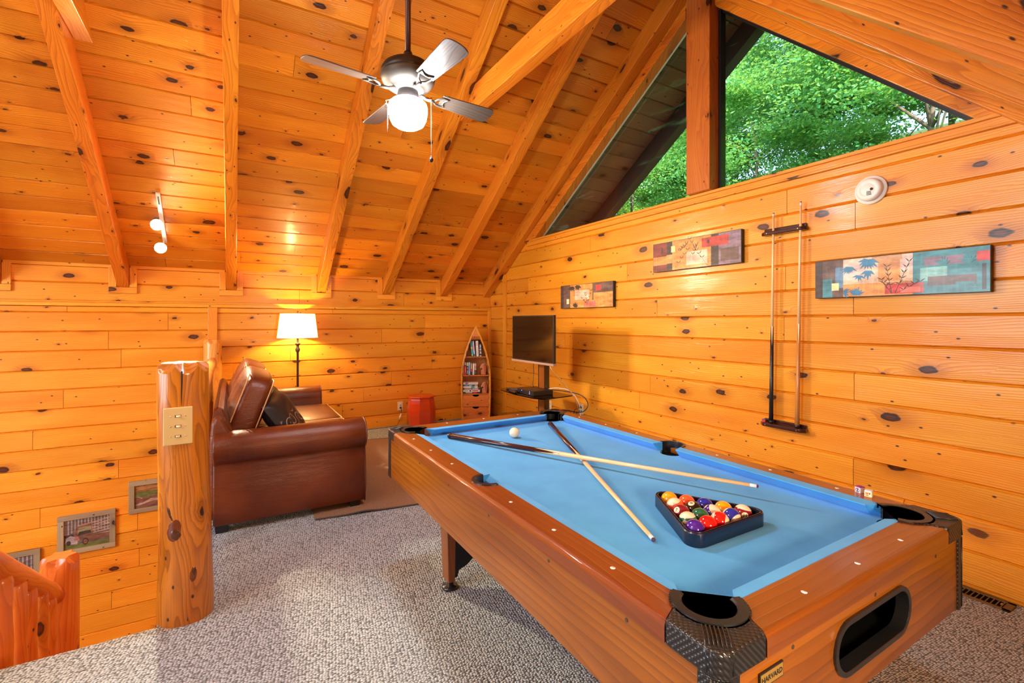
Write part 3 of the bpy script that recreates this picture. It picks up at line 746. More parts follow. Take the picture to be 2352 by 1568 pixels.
# castings
for ci, c in enumerate(corners):
    rr = 0.030
    outer = [ra] + [(0.0, 0.04)] + arc(0.036, 0.036, 0.036, 180, 270, 5)[1:-1] + [(0.04, 0.0), ea]
    ang0 = math.degrees(math.atan2(eb[1] - PB, eb[0] - PA)); ang1 = math.degrees(math.atan2(rb[1] - PB, rb[0] - PA))
    ro = PR + 0.016
    inn = arc(PA, PB, ro, ang0, ang1 - 360 + (360 if ang1 - 360 > ang0 else 0), 16) if False else None
    # clockwise from the short-rail side round the outside of the pocket to the long-rail side
    a0, a1 = ang0, ang1 - 360
    inn = [(PA + ro * math.cos(math.radians(a0 + (a1 - a0) * i / 16)), PB + ro * math.sin(math.radians(a0 + (a1 - a0) * i / 16))) for i in range(17)]
    pl = cw(c, outer + [eb] + inn + [rb])
    mb = MB(); mb.prism(pl, TZ - 0.050, TZ + 0.003)
    cst = mb.build('corner_casting', 'caststex', tb, bevel=0.008, bseg=3)
    tag(cst, 'black textured corner casting')
    # pocket rim
    mb = MB()
    r1, r2 = PR - 0.003, ro + 0.001; N = 26; b0a, b1a = a0 + 6, a1 - 6
    ring = []
    for r, z in ((r2 + 0.0015, TZ - 0.01), (r2, TZ + 0.0048), (r1 + 0.003, TZ + 0.0048), (r1, TZ + 0.002), (r1, BZ - 0.04)):
        ring.append([(c[0] + c[2] * (PA + r * math.cos(math.radians(b0a + (b1a - b0a) * i / N))), c[1] + c[3] * (PB + r * math.sin(math.radians(b0a + (b1a - b0a) * i / N))), z) for i in range(N + 1)])
    vs = [p for q in ring for p in q]; fs = []
    for a in range(4):
        for i in range(N): fs.append((a * (N + 1) + i, a * (N + 1) + i + 1, (a + 1) * (N + 1) + i + 1, (a + 1) * (N + 1) + i))
    mb.add(vs, fs, 0, None, None, False)
    rm = mb.build('pocket_rim', 'blackp', cst); so = rm.modifiers.new('th', 'SOLIDIFY'); so.thickness = 0.002
    mb = MB(); cx, cy = c[0] + c[2] * PA, c[1] + c[3] * PB
    mb.lathe([(PR + 0.002, BZ - 0.012), (PR + 0.001, 0.66), (PR - 0.02, 0.645), (0.0001, 0.64)][::-1], 24, 0, (cx, cy, 0)); mb.build('pocket_cup', 'void', cst)
    # ribs on the casting top and the corner trim
    mb = MB()
    for k in range(-3, 4):
        a = Vector((c[0] + c[2] * (0.062 + 0.0055 * k), c[1] + c[3] * (0.062 - 0.0055 * k), TZ + 0.0042)); d = Vector((-c[2], -c[3], 0)).normalized()
        mb.tube([a - d * 0.004, a + d * 0.052, a + d * 0.060 + Vector((0, 0, -0.006)), a + d * 0.064 + Vector((0, 0, -0.045))], 0.0024, 6)
    mb.build('ribs', 'blackp', cst)
    mb = MB(); o2 = [(0.006, 0.056), (0.002, 0.056), (0.002, 0.034)] + arc(0.036, 0.036, 0.034, 180, 270, 5)[1:] + [(0.056, 0.002), (0.056, 0.006), (0.05, 0.03), (0.03, 0.05)]
    mb.prism(cw(c, o2), AZ - 0.004, TZ - 0.048); mb.build('corner_trim', 'caststex', tb, bevel=0.002)
    mb = MB()
    for k in range(-3, 4):
        aa = math.radians(225 + k * 9); mb.tube([(c[0] + c[2] * (0.036 + 0.0345 * math.cos(aa)), c[1] + c[3] * (0.036 + 0.0345 * math.sin(aa)), AZ), (c[0] + c[2] * (0.036 + 0.0345 * math.cos(aa)), c[1] + c[3] * (0.036 + 0.0345 * math.sin(aa)), TZ - 0.05)], 0.002, 6)
    mb.build('ribs', 'blackp', cst)
# side pockets
for xw, d in ((WX0, 1), (WX1, -1)):
    mb = MB(); N = 24; ring = []
    for r, z in ((SPR + 0.0145, TZ - 0.01), (SPR + 0.014, TZ + 0.003), (SPR + 0.002, TZ + 0.003), (SPR, TZ + 0.001), (SPR, BZ - 0.03)):
        ring.append([(xw - d * 0.004 - d * r * math.sin(PI * i / N), SPY - r * math.cos(PI * i / N), z) for i in range(N + 1)])
    vs = [p for q in ring for p in q]; fs = []
    for a in range(4):
        for i in range(N): fs.append((a * (N + 1) + i, a * (N + 1) + i + 1, (a + 1) * (N + 1) + i + 1, (a + 1) * (N + 1) + i))
    mb.add(vs, fs, 0, None, None, False)
    sp = mb.build('side_pocket', 'blackp', tb); so = sp.modifiers.new('th', 'SOLIDIFY'); so.thickness = 0.002
    mb = MB(); mb.lathe([(0.0001, 0.64), (SPR - 0.02, 0.645), (SPR + 0.001, 0.66), (SPR + 0.002, BZ - 0.012)], 24, 0, (xw - d * 0.004, SPY, 0)); mb.build('pocket_cup', 'void', sp)
# name plate
mb = MB(); mb.box((0.874, TY0 + 0.002, 0.688), (0.954, TY0 + 0.006, 0.718)); mb.box((0.8765, TY0 + 0.0012, 0.6905), (0.9515, TY0 + 0.002, 0.7155), 1); np_ = mb.build('nameplate', ['ink', 'brass'], tb)
text('lettering', 'HARVARD', 0.0145, 'ink', np_, frame_m((0.914, TY0 + 0.0012, 0.703), (1.05, 0, 0), (0, 0, 1), (0, -1, 0)), off=0.00035)
# legs: brown tapering post and black bracket
for (lx, ly, sx, sy) in ((0.96, 2.30, 1, -1), (0.96, 0.92, 1, 1), (1.742, 2.30, -1, -1), (1.742, 0.92, -1, 1)):
    mb = MB(); z0, z1 = 0.045, 0.60; a0, a1 = 0.045, 0.075
    A = lambda u, v, z: (lx + sx * u, ly + sy * v, z)
    mb.quadbox([A(0.0, -0.04, z0), A(0.038, -0.04, z0), A(0.038, 0.04, z0), A(0.0, 0.04, z0), A(-0.02, -0.055, z1), A(0.038, -0.055, z1), A(0.038, 0.055, z1), A(-0.02, 0.055, z1)], 0, 2)
    lg = mb.build('leg', 'rail', tb, bevel=0.003)
    mb = MB(); prof = [(0.036, 0.04), (0.070, 0.04), (0.080, 0.075), (0.115, 0.085), (0.140, 0.10), (0.175, 0.13), (0.24, 0.22), (0.30, 0.36), (0.33, 0.60), (0.036, 0.60)]
    mb.prism(prof, -0.03, -0.005, 0, (lx, ly, 0), (sx, 0, 0), (0, 0, 1), (0, sy, 0)); tag(mb.build('bracket', 'blackp', lg), 'black bracket on the inner side of the leg')
    mb = MB(); mb.lathe([(0.0001, 0.0), (0.042, 0.0), (0.045, 0.006), (0.040, 0.014), (0.022, 0.018), (0.018, 0.048), (0.0001, 0.048)], 20, 0, (lx + sx * 0.025, ly, 0)); mb.build('leveler_foot', 'blackm', lg)

# ------------------------------------------------------------------ balls, rack, cues
CAM = Vector((0, 0, 1.40))
def ball_mat(name, color, stripe):
    t = NT(name); co = t.n('TexCoord').outputs['Object']; s = t.n('SeparateXYZ', {0: co}); r = 0.0286
    cream = (0.80, 0.70, 0.50)
    base = color
    if stripe:
        az = t.math('ABSOLUTE', s.outputs[2]); base = t.mix(t.rng(az, r * 0.54, r * 0.56), color, cream)
    base_s = base
    # number discs on +x and -x
    d = t.math('SQRT', t.math('ADD', t.math('MULTIPLY', s.outputs[1], s.outputs[1]), t.math('MULTIPLY', s.outputs[2], s.outputs[2])))
    base = t.mix(t.math('MULTIPLY', t.rng(d, r * 0.37, r * 0.355), t.math('GREATER_THAN', s.outputs[0], 0.0)), base_s if not isinstance(base_s, tuple) else base_s, cream)
    t.bsdf(base, 0.12, coat=0.6, coat_rough=0.03); return t.m
cols = {1: (0.85, 0.36, 0.012), 2: (0.008, 0.025, 0.36), 3: (0.72, 0.010, 0.010), 4: (0.055, 0.012, 0.26), 5: (0.88, 0.115, 0.035), 6: (0.006, 0.13, 0.065), 7: (0.23, 0.008, 0.022), 8: (0.006, 0.006, 0.008)}
cn = {1: 'yellow', 2: 'blue', 3: 'red', 4: 'purple', 5: 'coral orange', 6: 'green', 7: 'maroon', 8: 'black'}
rc = Vector((1.309, 1.000, BZ)); bd = 0.0574
up = Vector((0.01, 1, 0)).normalized(); rt = Vector((1, -0.01, 0)).normalized()
rows = [[1], [13, 5], [7, 8, 2], [14, 6, 12, 9], [4, 3, 11, 10, 15]]
# axis (stripe pole) and spot directions in a (right, up, toward-camera) frame
ori = {1: ((0, 0, 1), (0, -1, -.4)), 13: ((-.35, .85, .35), (.6, 0, -.7)), 5: ((0, 0, 1), (0, -1, -.5)), 7: ((0, 1, 0), (-.52, .34, .78)), 8: ((0, 1, 0), (-.22, .70, .62)), 2: ((0, 0, 1), (-.9, -.3, -.6)),
       14: ((-.12, .93, .33), (-.2, -.72, .62)), 6: ((0, 0, 1), (.95, .1, -.3)), 12: ((.60, .55, .55), (-.6, -.3, -.4)), 9: ((-.35, -.75, .5), (-.85, .3, .2)), 4: ((0, 0, 1), (0, -1, -.3)), 3: ((0, 0, 1), (0, -1, -.3)),
       11: ((.96, -.1, .05), (-.1, .2, -.9)), 10: ((.72, -.52, .42), (-.3, -.3, -.9)), 15: ((.15, .93, .15), (.20, -.42, .86))}
where = {1: 'at the apex of the rack', 13: 'second down the left side of the rack', 5: 'beside the apex, on the wall side', 7: 'with a 7 showing, on the left side of the rack', 8: 'with an 8 showing, near the middle of the rack', 2: 'on the far side, behind the black ball', 14: 'with a white cap, on the left side of the rack', 6: 'in the middle of the rack', 12: 'with a white cap, in the middle of the rack', 9: 'showing yellow and cream, on the wall side', 4: 'at the near left corner of the rack', 3: 'second along the near row of the rack', 11: 'with a cream right edge, middle of the near row', 10: 'with a cream cap at lower right, near row', 15: 'with a 15 showing, at the right corner of the rack'}
for i, row in enumerate(rows):
    for j, nnum in enumerate(row):
        p = rc + up * (0.1325 - (i + 0) * bd * 0.866 - 0.0) + rt * ((j - i / 2) * bd); p.z = BZ + 0.0286
        c = cols[nnum if nnum <= 8 else nnum - 8]; nm = cn[nnum if nnum <= 8 else nnum - 8]
        tw = (CAM - p).normalized(); r_ = Vector((0, 0, 1)).cross(tw).normalized(); u_ = tw.cross(r_)
        ax, spt = ori[nnum]; f = lambda q: (r_ * q[0] + u_ * q[1] + tw * q[2]).normalized()
        X = f(spt); Z = f(ax); Z = (Z - X * Z.dot(X)).normalized(); Y = Z.cross(X)
        if nnum > 8:
            Z = f(ax); X = (f(spt) - Z * f(spt).dot(Z)).normalized(); Y = Z.cross(X)
        mb = MB(); mb.sphere((0, 0, 0), 0.0286, 32, 18)
        if ('b%d' % nnum) not in M: M['b%d' % nnum] = ball_mat('ball_%d' % nnum, c, nnum > 8)
        o = mb.build('billiard_ball', 'b%d' % nnum); o.matrix_basis = frame_m(p, X, Y, Z)
        tag(o, '%s %s billiard ball, %s' % ((nm, 'striped' if nnum > 8 else 'solid', where[nnum])), 'billiard ball', 'billiard balls in the rack')
        if nnum in (7, 8, 15, 14):
            # upright number on the disc: local frame of the label: z=X (spot), up = camera-up projected
            uu = (u_ - X * u_.dot(X)).normalized(); rr_ = uu.cross(X)
            if nnum == 8: uu, rr_ = rr_, -uu
            text('number', str(nnum), 0.013 if nnum < 10 else 0.0125, 'ink', o, frame_m(p, rr_, uu, X), 0.0001, 0.0286, 0.0003)
mb = MB(); mb.sphere((0, 0, 0), 0.0286, 32, 18); M['cream'] = plain('cue_ball', (0.78, 0.70, 0.52), 0.14, coat=0.6, coat_rough=0.03)
o = mb.build('cue_ball', 'cream'); o.location = (1.358, 2.262, BZ + 0.0286); tag(o, 'cream white cue ball alone near the far end of the table', 'billiard ball')
# triangle rack
def tri(S, r, n=14):
    pts = []; Rr = S / math.sqrt(3)
    for k in range(3):
        a = 90 + 120 * k; cx, cy = (Rr - 2 * r) * math.cos(math.radians(a)), (Rr - 2 * r) * math.sin(math.radians(a))
        pts += arc(cx, cy, r, a - 60, a + 60, n)
    return pts
to, ti = tri(0.392, 0.036), tri(0.392 - 0.034, 0.027)
t2 = tri(0.392 - 0.012, 0.033); t3 = tri(0.392 - 0.024, 0.030)
mb = MB(); n = len(to); vs = []
for ring, z in ((to, 0.0), (to, 0.038), (tri(0.386, 0.035), 0.042), (t2, 0.042), (t2, 0.038), (t3, 0.038), (t3, 0.042), (ti, 0.042), (ti, 0.0)):
    vs += [tuple(rc + rt * p[0] + up * (p[1] - 0.006) + Vector((0, 0, z))) for p in ring]
fs = []
for a in range(8):
    for i in range(n): j = (i + 1) % n; fs.append((a * n + i, a * n + j, (a + 1) * n + j, (a + 1) * n + i))
mb.add(vs, fs, 0, None, None, False)
mb.sm = [a % n < 200 and (i // n) in (0, 7) for i, a in enumerate(range(len(fs)))]
o = mb.build('triangle_rack', 'rack', loc=(rc.x, rc.y, BZ)); tag(o, 'dark navy plastic triangle rack holding fifteen balls on the felt', 'ball rack')
bv = o.modifiers.new('b', 'BEVEL'); bv.width = 0.0012; bv.segments = 2; bv.limit_method = 'ANGLE'

def cue(b, t, lab, group, butt='cherry', fore=True, L=None):
    b, t = Vector(b), Vector(t); d = (t - b); Ln = d.length; d.normalize()
    root = empty('cue_stick', b, lab, 'cue', group)
    P = lambda s: b + d * s
    rad = lambda s: 0.0150 - 0.0088 * (s / Ln) ** 0.85
    cut = Ln * 0.46
    mb = MB(); mb.tube([P(0.018), P(0.25), P(cut)], [rad(0.018), rad(0.25), rad(cut)], 16); mb.build('butt', butt, root)
    mb = MB(); mb.tube([P(0), P(0.004), P(0.02)], [0.010, rad(0) + 0.0003, rad(0.02) + 0.0003], 16); mb.build('bumper', 'blackp', root)
    mb = MB()
    # four points of pale maple running into the dark butt
    a = Vector((0, 0, 1)) if abs(d.z) < 0.9 else Vector((1, 0, 0)); nx = d.cross(a).normalized(); ny = d.cross(nx)
    for k in range(4):
        c, s_ = math.cos(k * PI / 2 + 0.5), math.sin(k * PI / 2 + 0.5); nn = nx * c + ny * s_; tt = d.cross(nn)
        vs = []
        for i in range(-3, 4):
            an = i / 3 * 0.62; rr0 = rad(cut) + 0.0005
            vs.append(P(cut + 0.002) + (nn * math.cos(an) + tt * math.sin(an)) * rr0)
        vs.append(P(cut - 0.14) + nn * (rad(cut - 0.14) + 0.0003))
        mb.add(vs, [(i, i + 1, 7) for i in range(6)])
    mb.build('splice', 'maple', root)
    mb = MB(); mb.tube([P(cut), P(Ln * 0.75), P(Ln - 0.028)], [rad(cut), rad(Ln * 0.75), rad(Ln - 0.028)], 16); mb.build('shaft', 'maple', root)
    mb = MB(); mb.tube([P(Ln - 0.028), P(Ln - 0.006)], [rad(Ln) + 0.0002, rad(Ln)], 16); mb.build('ferrule', 'white', root)
    mb = MB(); mb.tube([P(Ln - 0.006), P(Ln - 0.002), P(Ln)], [rad(Ln), rad(Ln), 0.004], 16); mb.build('tip', 'tipm', root)
    return root
M['tipm'] = plain('cue_tip', (0.07, 0.03, 0.10), 0.8)
cue((1.036, 2.436, BZ + 0.0155), (1.655, 1.022, BZ + 0.048), 'cue with its dark butt near the far left corner pocket, lying on top', 'cues crossed on the table')
cue((1.700, 2.400, BZ + 0.0155), (1.068, 0.980, BZ + 0.0072), 'cue with its dark butt near the far right corner, lying underneath', 'cues crossed on the table')

def chalk(p, rz, top, side, lab, cat='chalk', group=None, art=None, s=0.022):
    p = Vector(p); Mx = Matrix.Translation(p) @ Matrix.Rotation(rz, 4, 'Z')
    root = empty('chalk_cube', p, lab, cat, group)
    mb = MB(); h = s / 2
    mb.box((-h, -h, 0), (h, h, s * 0.82), mat=Mx); mb.build('wrapper', side, root, bevel=0.001)
    mb = MB(); mb.box((-h * 0.95, -h * 0.95, s * 0.82), (h * 0.95, h * 0.95, s), mat=Mx); mb.build('chalk_face', top, root, bevel=0.001)
    for a, (mat_, poly, off) in enumerate(art or []):
        mb = MB(); mb.prism(poly, 0, 0.0003, 0, Mx @ Vector((-h, 0, 0)) if off == 'L' else Mx @ Vector((0, -h, 0)), tuple((Mx.to_3x3() @ Vector((0, -1, 0))) if off == 'L' else (Mx.to_3x3() @ Vector((1, 0, 0)))), (0, 0, 1), tuple((Mx.to_3x3() @ Vector((-1, 0, 0))) if off == 'L' else (Mx.to_3x3() @ Vector((0, -1, 0)))))
        mb.build('mark', mat_, root)
    return root
M['chalkp'] = plain('chalk_purple', (0.28, 0.03, 0.16), 0.9); M['chalkb'] = plain('chalk_blue', (0.02, 0.20, 0.55), 0.9); M['lilac'] = plain('label_white', (0.72, 0.68, 0.76), 0.6); M['labely'] = plain('label_cream', (0.85, 0.72, 0.42), 0.6)
M['navy'] = plain('label_navy', (0.05, 0.05, 0.18), 0.6); M['orangep'] = plain('label_orange', (0.85, 0.20, 0.05), 0.6); M['redp'] = plain('label_red', (0.6, 0.03, 0.04), 0.6)
ringp = [(0.0082 * math.cos(a * PI / 10), 0.009 + 0.0075 * math.sin(a * PI / 10)) for a in range(20)]; ring2 = [(p[0] * 0.8, 0.009 + (p[1] - 0.009) * 0.8) for p in ringp]
annulus = ringp + [ringp[0]] + [ring2[0]] + ring2[::-1]
sail = [(-0.005, 0.014), (0.005, 0.014), (0.0012, 0.009), (0.004, 0.004), (-0.004, 0.004), (-0.0012, 0.009)]
chalk((1.926, 0.812, TZ), math.radians(-20), 'chalkp', 'lilac', 'chalk cube with a purple top on the wall-side rail', 'chalk', 'chalk cubes on the table rail', [('navy', annulus, 'L'), ('navy', sail, 'L')])
chalk((1.908, 0.778, TZ), math.radians(12), 'lilac', 'labely', 'cream chalk cube with orange print, nearer the corner pocket', 'chalk', 'chalk cubes on the table rail', [('orangep', [(-0.007, 0.009), (0.001, 0.009), (0.001, 0.015), (-0.007, 0.015)], 'L'), ('orangep', [(-0.007, 0.004), (0.001, 0.004), (0.001, 0.007), (-0.007, 0.007)], 'L'), ('ink', [(0.003, 0.010), (0.006, 0.010), (0.006, 0.015), (0.003, 0.015)], 'L')])

# ------------------------------------------------------------------ wall things on the gable
def on_gable(y, z): return (XW, y, z)
# smoke detector
root = empty('smoke_detector', (XW, 1.345, 2.193), 'round cream smoke detector high on the board wall under the window', 'smoke detector')
Rm = Matrix.Rotation(-PI / 2, 4, 'Y')
mb = MB(); mb.lathe([(0.0001, 0), (0.086, 0), (0.086, 0.008), (0.082, 0.014), (0.0001, 0.014)], 40, 0, (XW, 1.345, 2.193), True, Rm); mb.build('base', 'white', root)
mb = MB(); mb.lathe([(0.0001, 0.014), (0.068, 0.014), (0.068, 0.030), (0.060, 0.042), (0.040, 0.046), (0.038, 0.043), (0.034, 0.046), (0.0001, 0.047)], 40, 0, (XW, 1.345, 2.193), True, Rm); mb.build('cover', 'white', root)
for k in range(5):
    mb = MB(); mb.box((XW - 0.050, 1.338 - 0.012 + k * 0.0006, 2.158 + k * 0.005), (XW - 0.043, 1.338 + 0.012, 2.160 + k * 0.005)); mb.build('vent_slot', 'slot', root)
mb = MB(); mb.lathe([(0.0001, 0.045), (0.008, 0.045), (0.008, 0.049), (0.0001, 0.05)], 14, 0, (XW, 1.325, 2.19), True, Rm); mb.build('test_button', 'slot', root)

# cue rack on the wall
root = empty('cue_rack', (XW, 1.85, 0.67), 'dark cherry wall cue rack of two bars, upper and lower', 'cue rack')
def rbar(z, ztop, dep, y0, y1, r=0.03):
    mb = MB()
    # backplate
    mb.prism(arc(y0 + r, z + r * 0.9, r * 0.9, 90, 270, 6) + [(y0 + r, z), (y1 - r, z)] + arc(y1 - r, z + r * 0.9, r * 0.9, -90, 90, 6), 0, 0.018, 0, (XW, 0, 0), (0, 1, 0), (0, 0, 1), (-1, 0, 0)) if False else mb.box((XW - 0.018, y0 + 0.012, z), (XW, y1 - 0.012, ztop))
    a = mb.build('back_plate', 'cherry', root, bevel=0.006)
    mb = MB()
    pl = [(0, y0 + 0.01), (-dep * 0.6, y0)] + [(-dep, y0 + 0.03), (-dep, y1 - 0.03)] + [(-dep * 0.6, y1), (0, y1 - 0.01)]
    mb.prism([(XW + p[0], p[1]) for p in pl], z, z + 0.026, 0, grain=1)
    b = mb.build('ledge', 'cherry', root, bevel=0.006, bseg=3)
    for yy in (y0 + 0.05, y1 - 0.05):
        mb = MB(); mb.tube([(XW - dep + 0.001, yy, z + 0.013), (XW - dep - 0.0015, yy, z + 0.013)], 0.0035, 8); mb.build('screw', 'brass', b)
rbar(2.012, 2.062, 0.052, 1.70, 2.015)
rbar(0.652, 0.700, 0.070, 1.70, 2.015)
cue((XW - 0.045, 1.936, 0.679), (XW - 0.040, 1.921, 2.165), 'black-butted cue standing at the left in the wall rack', 'cues standing in the wall rack', 'blackp')
M['tan_butt'] = wood('tan_butt', (0.60, 0.25, 0.07), (0.52, 0.19, 0.045), (0.3, 0.09, 0.02), knots=0, rings=60, rough=0.3, coat=0.4, tone=0.05)
cue((XW - 0.045, 1.757, 0.679), (XW - 0.040, 1.735, 2.205), 'tan-butted cue standing at the right in the wall rack', 'cues standing in the wall rack', 'tan_butt')
chalk((XW - 0.05, 1.985, 0.678), 0.3, 'chalkb', 'redp', 'blue-topped chalk cube in the left end of the wall rack ledge', 'chalk')

# painted panels -------------------------------------------------------------
def artmat(name, color, streak=0.35, var=0.5, scale=6.0):
    t = NT(name); co = t.n('TexCoord').outputs['Object']
    n1 = t.noise(t.n('Mapping', {'Vector': co, 'Scale': (1, 1.2, 4.0)}).outputs[0], scale, 5.0, 0.65); n2 = t.noise(t.n('Mapping', {'Vector': co, 'Scale': (1, 9.0, 1.2)}).outputs[0], scale, 3.0, 0.6)
    d = tuple(c * (1 - var) for c in color); l = tuple(min(1, c * (1 + streak) + 0.02) for c in color)
    c = t.mix(t.rng(n1, 0.35, 0.65), d, l); c = t.mix(t.math('MULTIPLY', t.rng(n2, 0.5, 0.7), 0.35), c, tuple(min(1, q * 1.6 + 0.03) for q in color))
    t.bsdf(c, 0.5, coat=0.3, coat_rough=0.05); return t.m
A_ = dict(dark=(0.035, 0.018, 0.020), brown=(0.115, 0.06, 0.05), teal=(0.035, 0.22, 0.27), blue=(0.10, 0.24, 0.40), cream=(0.80, 0.52, 0.36), pink=(0.78, 0.52, 0.45), orange=(0.72, 0.28, 0.06), red=(0.52, 0.035, 0.03), dred=(0.20, 0.018, 0.02), leafb=(0.015, 0.17, 0.33), stem=(0.02, 0.014, 0.012), gold=(0.78, 0.68, 0.32), tan=(0.55, 0.27, 0.10), mauve=(0.22, 0.14, 0.20), ltteal=(0.18, 0.45, 0.42), rose=(0.70, 0.16, 0.11))
for k, c in A_.items(): M['a_' + k] = artmat('art_' + k, c, var=0.15 if k in ('leafb', 'stem', 'gold') else 0.45)
def leafpoly(x, y, L, w, ang, asp):
    c, s = math.cos(ang), math.sin(ang); pts = [(0, 0), (L * 0.35, w), (L, 0), (L * 0.35, -w)]
    return [(x + (p[0] * c - p[1] * s) * asp, y + p[0] * s + p[1] * c) for p in pts]
def panel(y0, y1, z0, z1, lab, cols_, rnd):
    W_, H_ = y0 - y1, z1 - z0; T = 0.038
    root = empty('wall_art_panel', (XW, (y0 + y1) / 2, z0), lab, 'wall art', 'narrow painted panels on the board wall')
    mb = MB(); mb.box((XW - T, y1, z0), (XW, y0, z1)); mb.build('board', 'blackp', root, bevel=0.002)
    mb = MB(); keys = sorted(set(c[0] for c in cols_)); dz = 0.0
    for i, (c, pl) in enumerate(cols_):
        pts = [(-(y0 - 0.004 - p[0] * (W_ - 0.008)), z0 + 0.004 + p[1] * (H_ - 0.008)) for p in pl]
        t = 0.0004 + 0.00002 * i
        mb.prism(pts, 0, t, keys.index(c), (XW - T, 0, 0), (0, -1, 0), (0, 0, 1), (-1, 0, 0), caps=(False, True))
    mb.build('painting', ['a_' + k for k in keys], root)
    return root
def rect(a, b, c, d): return [(a, b), (c, b), (c, d), (a, d)]
def foliage(x, y, n, L, asp, c='leafb', a0=0, a1=360, w=0.16):
    return [(c, leafpoly(x, y, L * R.uniform(0.7, 1.1), L * w, math.radians(a0 + (a1 - a0) * (k + R.random() * 0.4) / n), asp)) for k in range(n)]
def stem(x, y, x2, y2, c='stem', asp=0.25, n=5, L=0.13, t=0.006):
    out = [(c, [(x - t * asp, y), (x + t * asp, y), (x2 + t * asp * 0.5, y2), (x2 - t * asp * 0.5, y2)])]
    for k in range(n):
        f = 0.3 + 0.7 * k / max(1, n - 1); px, py = x + (x2 - x) * f, y + (y2 - y) * f
        for sgn in (-1, 1): out.append((c, leafpoly(px, py, L, L * 0.10, math.radians(90 - sgn * R.uniform(30, 65)), asp)))
    return out
big = [('brown', rect(0, 0, 1, 1)), ('dark', rect(0, 0, .05, 1)), ('brown', rect(.05, .55, .12, 1)), ('teal', rect(.05, 0, .12, .5)), ('blue', rect(.14, .25, .195, .8)), ('cream', rect(.195, .32, .62, 1)), ('pink', rect(.20, .45, .36, .9)), ('orange', rect(.195, 0, .62, .33)), ('orange', rect(.42, .35, .55, .88)), ('pink', rect(.55, .6, .62, .98)), ('tan', rect(.38, .88, .56, 1)),
       ('teal', rect(.62, 0, 1, 1)), ('ltteal', rect(.66, .30, .80, .62)), ('brown', rect(.70, .18, .94, .40)), ('mauve', rect(.68, .66, .88, .86)), ('teal', rect(.84, .05, .93, .24)), ('red', rect(.94, .68, 1, .90)), ('dark', rect(.965, .05, .985, .62)), ('red', rect(.46, .03, .68, .28)), ('rose', rect(.55, .05, .66, .18)), ('gold', rect(.115, .18, .165, .38))]
big += foliage(.235, .80, 9, .24, .25, a0=200, a1=340) + foliage(.30, .55, 5, .19, .25, a0=190, a1=350) + foliage(.36, .95, 9, .30, .25, a0=190, a1=350) + foliage(.36, .66, 5, .26, .25, a0=200, a1=340) + foliage(.28, .03, 9, .24, .25, a0=20, a1=160) + foliage(.195, .12, 5, .2, .25, a0=-60, a1=70)
big += stem(.50, .05, .47, .72) + stem(.52, .05, .60, .80) + stem(.50, .04, .44, .40, n=4) + stem(.53, .05, .66, .30, n=4) + foliage(.90, .66, 7, .20, .25, 'teal', 20, 160) + foliage(.78, .66, 6, .2, .25, 'teal', 30, 170)
panel(1.645, 0.811, 1.548, 1.788, 'largest wall panel, teal and blue with leaf silhouettes, right of the cues', big, 1)
midp = [('tan', rect(0, 0, 1, 1)), ('dred', rect(0, 0, .18, 1)), ('orange', rect(0, .22, .22, .52)), ('dark', rect(.18, .55, .25, 1)), ('dark', rect(.18, 0, .25, .24)), ('orange', rect(.25, 0, .70, 1)), ('cream', rect(.42, .1, .66, .55)), ('dark', rect(.70, 0, .78, 1)), ('mauve', rect(.78, 0, 1, 1)), ('brown', rect(.80, .1, .98, .5)), ('red', rect(.60, .62, .88, .93)), ('gold', rect(.235, .62, .285, .84))]
midp += stem(.66, .02, .46, .95, n=6, L=.16) + stem(.28, .05, .44, .62, n=4, L=.15) + stem(.46, .9, .34, .62, n=5, L=.16) + stem(.56, .85, .50, .45, n=4, L=.14) + foliage(.67, .80, 8, .10, .28, 'dark') + foliage(.12, .72, 7, .14, .28, 'dark', 0, 360, .1)
panel(3.032, 2.167, 1.842, 2.096, 'red and black wall panel with bamboo sprays, middle one of three', midp, 2)
sm = [('tan', rect(0, 0, 1, 1)), ('dark', rect(0, 0, .20, 1)), ('brown', rect(.06, 0, .19, 1)), ('orange', rect(.20, 0, .64, 1)), ('cream', rect(.30, .35, .58, .75)), ('brown', rect(.64, .3, 1, 1)), ('orange', rect(.66, 0, 1, .6)), ('red', rect(.70, .68, .80, .92)), ('rose', rect(.48, .02, .70, .26)), ('gold', rect(.125, .18, .18, .40))]
sm += foliage(.24, .95, 7, .30, .3, 'stem', 200, 340) + foliage(.36, .98, 8, .30, .3, 'stem', 200, 340) + foliage(.31, .02, 9, .25, .3, 'stem', 20, 160) + stem(.56, .1, .50, .6, n=4) + stem(.54, .1, .62, .68, n=4) + stem(.55, .1, .44, .38, n=3)
panel(4.434, 3.555, 1.545, 1.808, 'smallest of the wall panels, with orange ground, above the television', sm, 3)

def outlet(M4, lab, plugs=0, group=None):
    root = empty('wall_outlet', M4.to_translation(), lab, 'wall outlet', group)
    mb = MB(); mb.box((-0.036, -0.058, 0), (0.036, 0.058, 0.005), mat=M4); mb.build('cover_plate', 'ivory2', root, bevel=0.002)
    for k, yy in enumerate((0.021, -0.021)):
        mb = MB(); mb.lathe([(0.0001, 0.004), (0.017, 0.004), (0.0165, 0.0075), (0.0001, 0.0078)], 20, 0, (0, 0, 0), True, M4 @ Matrix.Translation((0, yy, 0)))
        s_ = mb.build('socket', 'ivory2', root)
        for xx in (-0.006, 0.006):
            mb = MB(); mb.box((xx - 0.001, yy - 0.001, 0.0074), (xx + 0.001, yy + 0.007, 0.0082), mat=M4); mb.build('slot', 'slot', s_)
        if (plugs >> k) & 1:
            mb = MB(); mb.tube([M4 @ Vector((0, yy, 0.008)), M4 @ Vector((0, yy, 0.032))], [0.013, 0.009], 10); mb.build('plug', 'blackp', root)
    return root
